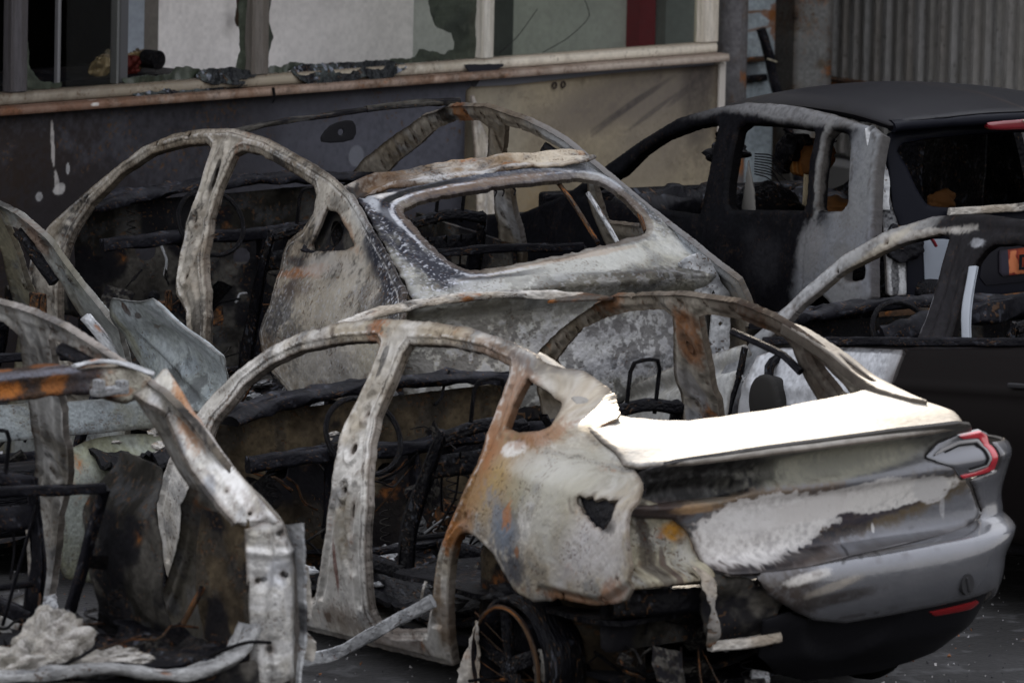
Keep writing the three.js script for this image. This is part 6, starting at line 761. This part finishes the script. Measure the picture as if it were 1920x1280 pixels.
// ------------------------------------------------------------------ wreck G: the dark van behind
{
  const car = thing('burnt_van', 'dark burnt van at the back right with roof on and red high brake lamp', 'van', POSE.G, 'burnt-out cars');
  const bG = [-2.3, .2, 2.3, 1.80];
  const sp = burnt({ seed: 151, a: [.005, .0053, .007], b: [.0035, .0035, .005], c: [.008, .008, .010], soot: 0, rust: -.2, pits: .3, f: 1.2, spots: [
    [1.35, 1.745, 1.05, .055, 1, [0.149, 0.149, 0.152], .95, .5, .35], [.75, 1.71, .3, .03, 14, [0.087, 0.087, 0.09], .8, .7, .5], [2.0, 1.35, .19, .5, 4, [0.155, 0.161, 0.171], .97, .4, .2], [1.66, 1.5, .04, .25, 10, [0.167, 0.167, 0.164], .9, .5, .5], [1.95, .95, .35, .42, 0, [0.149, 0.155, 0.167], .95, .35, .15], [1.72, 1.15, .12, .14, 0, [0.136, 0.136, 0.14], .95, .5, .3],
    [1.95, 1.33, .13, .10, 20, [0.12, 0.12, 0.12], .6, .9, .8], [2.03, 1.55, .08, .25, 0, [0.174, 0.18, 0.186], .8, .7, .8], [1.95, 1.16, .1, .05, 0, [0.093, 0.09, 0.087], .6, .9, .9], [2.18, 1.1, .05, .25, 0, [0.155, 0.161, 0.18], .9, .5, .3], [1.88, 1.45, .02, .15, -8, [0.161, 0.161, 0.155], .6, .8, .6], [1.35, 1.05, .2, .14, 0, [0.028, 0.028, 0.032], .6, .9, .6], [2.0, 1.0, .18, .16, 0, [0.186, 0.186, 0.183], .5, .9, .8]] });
  const o = [[-2.2, .2], [-2.25, .75], [-1.6, .95], [-.85, 1.03], [-.45, 1.17], [-.12, 1.36], [.11, 1.493], [.38, 1.626], [.62, 1.692], [.88, 1.75], [1.22, 1.772], [1.59, 1.762], [1.977, 1.733], [2.05, 1.71], [2.08, 1.55], [2.14, 1.36], [2.19, 1.2], [2.235, .98], [2.22, .935], [2.11, .928], [2.03, .883], [1.964, .875], [1.9, .915], [1.80, .955], [1.72, .93], [1.636, .861], [1.55, .76], [1.47, .66], [1.35, .45], [1.3, .2]];
  const w1 = [[-.30, 1.185], [-.008, 1.317], [.137, 1.434], [.29, 1.519], [.533, 1.60], [.69, 1.632], [.735, 1.615], [.745, 1.4], [.745, 1.203], [.2, 1.185]];
  const w2 = [[.90, 1.62], [.95, 1.655], [1.184, 1.670], [1.50, 1.677], [1.538, 1.65], [1.545, 1.535], [1.60, 1.34], [1.585, 1.31], [1.0, 1.25], [.955, 1.27], [.92, 1.374]];
  const w3 = [[1.623, 1.655], [1.659, 1.693], [1.74, 1.693], [1.80, 1.675], [1.846, 1.614], [1.90, 1.45], [1.928, 1.376], [1.89, 1.338], [1.74, 1.318], [1.695, 1.33], [1.66, 1.45]];
  part(car, 'body_side', sheet({ poly: o, holes: [w1, w2, w3, soft([[2.0, 1.03], [2.02, 1.11], [2.09, 1.135], [2.16, 1.11], [2.17, 1.06], [2.10, 1.035]], 2)], cell: .0145, pos: vanSide(-1), out: [-1, 0, 0], thick: .045, round: .022, rr: .75, ragged: .003, dent: (z, y) => .005 * (fbm(z * 5, y * 5, 321, 4) - .5) - .012 * smooth(.01, 0, Math.abs(z - 1.64 - (y - 1.3) * -.12)) * smooth(1.31, 1.25, y) - .012 * smooth(.01, 0, Math.abs(z - .83)) * smooth(1.2, 1.1, y), box: bG }), texMat(sp, bG, 230, { bump: .005, rough: .62, spec: .12 }));
  part(car, 'body_side', sheet({ poly: o.slice(0, 19).concat([[2.2, .2]]), holes: [[[1.15, 1.30], [1.12, 1.62], [1.3, 1.68], [1.8, 1.68], [1.9, 1.45], [1.9, 1.34]]], cell: .03, pos: vanSide(1), out: [1, 0, 0], thick: .045, round: .01, uvm: metre }), M.char);
  const RY = curve([[.2, 1.56], [.45, 1.68], [.8, 1.775], [1.2, 1.815], [1.7, 1.815], [2.05, 1.78], [2.15, 1.765]]);
  part(car, 'roof', sheet({ poly: [[-.66, .5], [0, .38], [.66, .5], [.665, 1.2], [.65, 2.02], [.4, 2.10], [0, 2.125], [-.4, 2.10], [-.64, 2.03], [-.665, 1.2]], cell: .04, pos: (x, z) => [x, RY(z) + .03 - .06 * (x / .66) ** 2 - .03 * Math.max(0, Math.abs(x) - .55) * 6, z], out: [0, 1, 0], thick: .02, round: .012, dent: (x, z) => .005 * (fbm(x * 3, z * 3, 323, 3) - .5), uvm: metre }), texMat(burnt({ seed: 152, a: [.006, .0065, .010], b: [.0045, .0045, .007], c: [.010, .0105, .015], soot: 0, rust: -.3, pits: .3 }), [0, 0, 1, 1], 256, { bump: .002, rough: .36, spec: .25 }));
  const tailP = [[-.70, .55], [-.63, .95], [-.62, 1.2], [-.66, 1.36], [-.645, 1.62], [-.60, 1.71], [-.3, 1.725], [.3, 1.735], [.62, 1.72], [.66, 1.36], [.7, .55]];
  const win = soft([[-.545, 1.655], [-.55, 1.55], [-.50, 1.40], [-.42, 1.365], [-.15, 1.362], [.3, 1.37], [.48, 1.39], [.53, 1.5], [.545, 1.66], [0, 1.69]], 3);
  part(car, 'tailgate', sheet({ poly: tailP, holes: [win], cell: .02, pos: vanTail, out: [0, 0, 1], thick: .04, round: .02, dent: (x, y) => .02 * smooth(.05, 0, Math.abs(y - 1.24)) + .004 * (fbm(x * 6, y * 6, 325, 3) - .5), uvm: metre }), flat([.005, .0055, .009], .38));
  part(car, 'tail_spoiler', beam([[-.62, 1.735, 2.0], [-.3, 1.758, 2.08], [0, 1.765, 2.10], [.3, 1.758, 2.08], [.62, 1.735, 2.0]], .12, .055, { sec: [[-1, -.6], [-.6, -1], [.7, -1], [1, -.2], [.8, .6], [0, 1], [-.8, .8]], jit: .003 }), flat([.006, .0065, .01], .4));
  part(car, 'high_brake_lamp', sheet({ poly: soft([[-.185, 1.742], [-.17, 1.753], [.0, 1.762], [.16, 1.762], [.185, 1.745], [.16, 1.715], [0, 1.712], [-.165, 1.716]], 2), cell: .008, pos: (x, y) => [x, y, 2.165 - .06 * x * x], out: [0, 0, 1], thick: .03, round: .012, rr: .8 }), new THREE.MeshPhysicalMaterial({ color: new THREE.Color().setRGB(.16, .008, .014), roughness: .2, clearcoat: 1, side: THREE.DoubleSide }));
  part(car, 'brake_lamp_clip', bx(.05, .01, .012, [.03, 1.755, 2.172]), flat([.4, .36, .25]));
  part(car, 'pillar_flange', sheet({ poly: [[-.74, 1.72], [-.70, 1.735], [-.66, 1.70], [-.655, 1.66], [-.67, 1.60], [-.66, 1.5], [-.68, 1.42], [-.69, 1.36], [-.73, 1.36], [-.74, 1.5]], holes: [[-.69, 1.66, .010], [-.715, 1.6, .006], [-.715, 1.5, .006], [-.715, 1.44, .006]], cell: .009, pos: (x, y) => { const q = vanTail(x, y); return [x, y, q[2] + .012]; }, out: [0, 0, 1], thick: .008, ragged: .005, uvm: metre }), M.cool);
  part(car, 'tail_lamp', sheet({ poly: [[-.72, 1.24], [-.68, 1.30], [-.60, 1.26], [-.545, 1.21], [-.55, 1.165], [-.58, 1.14], [-.62, 1.13], [-.66, 1.11], [-.72, 1.15]], cell: .01, pos: vanTail, out: [0, 0, 1], thick: .04, ragged: .014, dent: (x, y) => .02 + .07 * (fbm(x * 12, y * 12, 327, 4) - .4), uvm: metre }), M.char, 'melted black tail lamp');
  part(car, 'lamp_shard', beam([[-.62, 1.27, 2.24], [-.57, 1.245, 2.26], [-.54, 1.20, 2.27]], .03, .012), flat([.10, .008, .012], .3));
  part(car, 'lamp_pillar', sheet({ poly: [[-.72, .965], [-.72, 1.72], [-.655, 1.70], [-.66, 1.4], [-.615, 1.2], [-.56, 1.17], [-.556, .968]], cell: .012, pos: (x, y) => { const q = vanTail(x, y); return [x, y, q[2] - .015]; }, out: [0, 0, 1], thick: .03, box: [-.73, .96, -.55, 1.73] }), texMat(burnt({ seed: 153, a: [.44, .45, .46], b: [.38, .39, .40], c: [.35, .36, .38], soot: .05, rust: -.1, pits: .2, f: 2, spots: [[-.64, 1.52, .12, .32, 0, [.010, .010, .013], 1, .3, .3], [-.68, 1.05, .018, .12, 0, SOOT, .95, .4, .5], [-.60, 1.12, .07, .04, 0, SOOT, .9, .6, .8], [-.62, 1.04, .008, .07, 4, SOOT, .85, .4, .5], [-.585, 1.07, .01, .06, -4, SOOT, .85, .5, .8], [-.65, 1.42, .014, .03, 0, [.22, .2, .16], .8, .4, .5], [-.64, 1.36, .02, .012, 0, [.3, .26, .18], .8, .4, .5]] }), [-.73, .96, -.55, 1.73], 300, { bump: .004 }));
  part(car, 'tail_side_panel', sheet({ poly: [[-.545, .93], [-.545, 1.25], [-.40, 1.22], [-.33, 1.15], [-.35, .93]], cell: .03, pos: (x, y) => { const q = vanTail(x, y); return [x, y, q[2] + .014]; }, out: [0, 0, 1], thick: .01, round: .012, uvm: metre }), flat([.15, .17, .20], .35));
  part(car, 'bumper_beam', beam([[-.80, .905, 2.20], [-.72, .91, 2.26], [-.5, .915, 2.30], [0, .92, 2.33], [.8, .91, 2.2]], .05, .10, { sec: [[-1, -1], [1, -1], [1, 1], [-1, 1]], jit: .006 }), M.rust);
  part(car, 'rear_bumper', beam([[-.78, .72, 2.15], [-.5, .72, 2.27], [0, .72, 2.3], [.5, .72, 2.27], [.78, .72, 2.15]], .1, .2, { jit: .02 }), M.char);
  part(car, 'trim_strip', beam([[-.40, 1.345, 2.17], [-.1, 1.35, 2.19], [.4, 1.36, 2.17]], .03, .035, { jit: .004 }), M.ash);
  // number plate, orange from the heat
  const plate = part(car, 'number_plate', sheet({ poly: [[-.155, 1.04], [.37, 1.07], [.375, 1.19], [-.15, 1.16]], cell: .02, pos: (x, y) => { const q = vanTail(x, y); return [x, y, q[2] + .022]; }, out: [0, 0, 1], thick: .006, round: .004, box: [-.155, 1.04, .375, 1.19] }), texMat((X, Y, oo) => { const n = fbm(X * 14, Y * 14, 981, 4); oo.c[0] = .20; oo.c[1] = .035; oo.c[2] = .012; lerp3(oo.c, [.14, .018, .014], smooth(.4, .6, n)); lerp3(oo.c, [.55, .20, .08], smooth(.58, .7, n) * .6); if (X < -.10) { oo.c[0] = .022; oo.c[1] = .020; oo.c[2] = .03; } oo.h = .5; }, [-.155, 1.04, .375, 1.19], 500, { bump: 0, rough: .5 }));
  const font = await new FontLoader().loadAsync('fonts/droid/droid_sans_bold.typeface.json');
  { const g = new TextGeometry('DN', { font, size: .072, depth: .003, curveSegments: 6 }); g.applyMatrix4(new THREE.Matrix4().makeTranslation(-.085, 1.068, 2.255)); g.applyMatrix4(new THREE.Matrix4().makeShear(0, 0, .02, 0, 0, 0)); part(plate, 'plate_lettering', g, flat([.008, .008, .01], .5)); }
  part(car, 'plate_recess', sheet({ poly: [[-.26, 1.0], [.5, 1.03], [.52, 1.23], [-.22, 1.2]], cell: .04, pos: (x, y) => { const q = vanTail(x, y); return [x, y, q[2] + .012]; }, out: [0, 0, 1], thick: .006, round: .01, uvm: metre }), flat([.010, .010, .013], .35));
  // inside
  part(car, 'floor_pan', bx(1.5, .06, 4, [0, .35, 0], [0, 0, 0], .02), M.char);
  part(car, 'firewall', bx(1.6, .8, .06, [0, .75, -.75], [0, 0, 0], .02), M.char);
  part(car, 'dashboard', beam([[-.7, 1.05, -.35], [-.3, 1.10, -.3], [.3, 1.08, -.3], [.7, 1.05, -.35]], .3, .16, { jit: .05 }), M.char);
  part(car, 'bonnet', sheet({ poly: [[-.75, -2.2], [.75, -2.2], [.78, -.8], [-.78, -.8]], cell: .08, pos: (x, z) => [x, .98 - .12 * ((z + .8) / 1.4) ** 2 - .04 * x * x, z], out: [0, 1, 0], thick: .02, round: .02, uvm: metre }), M.char);
  part(car, 'burnt_seat', [lump([-.35, 1.08, .55], [.22, .22, .1], 61, .35, 4), lump([-.35, .75, .35], [.24, .14, .26], 62, .35, 3)], M.char);
  part(car, 'burnt_seat', [lump([.38, 1.06, .5], [.2, .22, .1], 63, .4, 4), lump([.35, .75, .35], [.24, .14, .26], 64, .35, 3)], M.char);
  const foam = texMat(burnt({ seed: 154, a: [.42, .25, .075], b: [.26, .09, .015], c: [.5, .36, .16], soot: .5, rust: .4, pits: 0, f: 3 }), [0, 0, 1, 1], 200, { bump: .01 });
  const hr = part(car, 'foam_headrest', sheet({ poly: soft([[.33, 1.35], [.36, 1.46], [.45, 1.515], [.56, 1.515], [.62, 1.46], [.60, 1.37], [.51, 1.32], [.40, 1.32]]), cell: .012, pos: (z, y) => [-.10 + .1 * ((z - .48) ** 2 + (y - 1.42) ** 2) * 8, y, z], out: [-1, 0, .4], thick: .09, round: .03, rr: 1, ragged: .012, dent: (z, y) => .03 * (fbm(z * 14, y * 14, 331, 4) - .5), uvm: (a, b) => [a * 2, b * 2] }), foam, 'scorched yellow foam headrest');
  part(hr, 'char_crust', sheet({ poly: soft([[.31, 1.36], [.34, 1.47], [.42, 1.53], [.56, 1.535], [.58, 1.49], [.50, 1.48], [.48, 1.41], [.42, 1.39], [.38, 1.33]]), cell: .012, pos: (z, y) => [-.14, y, z], out: [-1, 0, .4], thick: .04, ragged: .015, dent: (z, y) => .03 * (fbm(z * 18, y * 18, 333, 4) - .5), uvm: metre }), M.char);
  part(hr, 'headrest_stem', tube([[-.08, 1.34, .52], [-.07, 1.18, .50]], .014), flat([.5, .42, .28]));
  part(car, 'headliner', sheet({ poly: [[-.6, .5], [.6, .5], [.6, 2.0], [-.6, 2.0]], cell: .05, pos: (x, z) => [x, 1.70 + .06 * fbm(x * 4, z * 4, 335, 3) - .08 * smooth(1.0, .5, z), z], out: [0, -1, 0], thick: .01, round: 0, uvm: metre }), M.char);
  part(car, 'side_trim', sheet({ poly: [[.6, .5], [1.1, .5], [1.12, 1.66], [.6, 1.68]], cell: .05, pos: (z, y) => [.55, y, z], out: [-1, 0, 0], thick: .01, round: 0, dent: (z, y) => .05 * (fbm(z * 6, y * 6, 336, 3) - .5), uvm: metre }), M.char);
  part(car, 'foam_seat', [lump([-.1, 1.15, .30], [.12, .05, .10], 71, .4, 3), lump([-.1, 1.21, .80], [.12, .05, .12], 72, .4, 3), lump([.17, 1.28, 1.3], [.08, .05, .05], 73, .5, 3)], flat([.10, .04, .008], .8));
  part(car, 'burnt_seat', lump([-.1, 1.10, 1.35], [.6, .12, .2], 74, .4, 4), M.char);
  part(car, 'visor', lump([-.3, 1.42, .15], [.12, .05, .06], 75, .6, 3), M.char);
  part(car, 'seat_belt', tube([[-.62, 1.56, .55], [-.56, 1.45, .5], [-.5, 1.3, .42], [-.48, 1.15, .38]], .014, { n: 24 }), M.char);
  part(car, 'burnt_wire', tube([[-.3, 1.45, .2], [-.4, 1.47, .35], [-.6, 1.53, .5]], .004, { sides: 5 }), M.char);
  part(car, 'door_scrap', sheet({ poly: [[0, 0], [.12, 0], [.10, .12], [.05, .25], [.03, .15]], cell: .01, pos: (z, y) => [-.7, 1.22 + y, .88 + z], out: [-1, 0, 0], thick: .006, ragged: .005 }), flat([.14, .135, .125]));
  for (let i = 0; i < 9; i++) part(car, 'frayed_strands', tube([[-.66, 1.50 - .012 * i, .93], [-.62, 1.50 - .014 * i, 1.0 + .012 * (i % 4)], [-.6, 1.47 - .02 * i, 1.06 + .016 * ((i * 7) % 5)]], .003, { sides: 4 }), M.char);
  part(car, 'burnt_wire', tube([[-.55, 1.62, 1.0], [-.5, 1.57, 1.15], [-.5, 1.55, 1.25], [-.5, 1.6, 1.38]], .003, { sides: 5 }), M.char);
  for (const [x, z] of [[-.8, -1.45], [.8, -1.45], [.8, 1.4], [-.72, 1.42]]) { const g = new THREE.TorusGeometry(.24, .085, 12, 28); g.rotateY(Math.PI / 2); g.translate(x, .325, z); part(car, 'tyre', g, M.char); }
  part(car, 'wheel_house', bx(.3, .7, 1.0, [-.45, .7, 1.75], [0, 0, 0], .08), M.char);
}

// ------------------------------------------------------------------ loose things on the ground
{
  const t = thing('metal_strip', 'bent grey metal strip leaning on the sill of the front saloon', 'strip', [-1.06, 0, 0, 0, 0, 0]);
  part(t, 'strip', beam([[-.12, .02, .10], [-.02, .10, .36], [.0, .22, .62], [.03, .37, .93], [.05, .40, .98]], .05, .022, { up: [1, .3, 0], jit: .006 }), M.cool);
  part(t, 'clip', tube([[.03, .38, .92], [.02, .44, .95], [.04, .47, .94]], .006), M.ash);
}
{
  const t = thing('melted_lump', 'white melted lump lying in the open boot of the front left wreck', 'lump', POSE.C);
  const g = [lump([.0, .585, 1.98], [.13, .12, .10], 343, .7, 6), lump([.2, .535, 2.02], [.17, .055, .08], 344, .7, 5), lump([-.13, .55, 2.02], [.12, .07, .09], 345, .7, 5), lump([.04, .65, 1.96], [.07, .07, .06], 346, .6, 5)];
  part(t, 'lump', g, texMat(burnt({ seed: 161, a: [.46, .44, .41], b: [.34, .32, .28], c: [.24, .225, .21], soot: .22, rust: .02, pits: 1, f: 3 }), [0, 0, 1, 1], 400, { bump: .02, wear: 0 }));
  part(t, 'crumbs', [[.3, .54, 2.05, .03], [.22, .53, 2.08, .025], [-.22, .53, 2.05, .03], [.36, .52, 2.0, .035]].map((q, i) => lump([q[0], q[1], q[2]], [q[3] * 1.4, q[3] * .7, q[3]], 350 + i, .6, 2)), M.ash).userData.kind = 'stuff';
}
{
  const R = mulberry(5), sc = (x, z, s, seed, label) => { const t = thing('white_scrap', label, 'scrap', [x, 0, z, R() * 3, 0, 0]); part(t, 'scrap', sheet({ poly: soft([[-.1 * s, -.06 * s], [.08 * s, -.08 * s], [.12 * s, .03 * s], [.02 * s, .09 * s], [-.08 * s, .06 * s]]), cell: .012, pos: (a, b) => [a, .012 + .07 * s * fbm(a * 14, b * 14, seed, 3), b], out: [0, 1, 0], thick: .004, ragged: .01, dent: (a, b) => .02 * (fbm(a * 30, b * 30, seed + 1, 3) - .5) }), flat([.5, .5, .5], .7)); };
  sc(.80, 1.09, 1.3, 361, 'white crumpled scrap on the ground under the silver bumper');
}
{
  // chips and shards on the asphalt
  const R = mulberry(99), N = 9000, g = new THREE.TetrahedronGeometry(.012, 0), m = flat([.16, .16, .165], .7), im = new THREE.InstancedMesh(g, m, N), q = new THREE.Matrix4(), e = new THREE.Euler(), k = new THREE.Quaternion(), c = new THREE.Color();
  for (let i = 0; i < N; i++) { const s = .3 + 1.3 * R() * R() * R(); e.set(R() * 6, R() * 6, R() * 6); q.compose(new THREE.Vector3(-5 + 11 * R(), .006 * s, -4 + 9 * R()), k.setFromEuler(e), new THREE.Vector3(s * (1 + R()), s * .5, s)); im.setMatrixAt(i, q); const v = R(); c.setRGB(...(v < .5 ? [.25, .25, .28] : v < .8 ? [1.6, 1.6, 1.6] : v < .9 ? [3, 2.9, 2.8] : [1.2, .5, .2])); im.setColorAt(i, c); }
  im.name = 'ground_debris'; im.userData = { kind: 'stuff', label: 'ash, glass and metal crumbs strewn over the asphalt', category: 'debris' }; im.castShadow = im.receiveShadow = true; scene.add(im);
}

renderer.render(scene, camera);
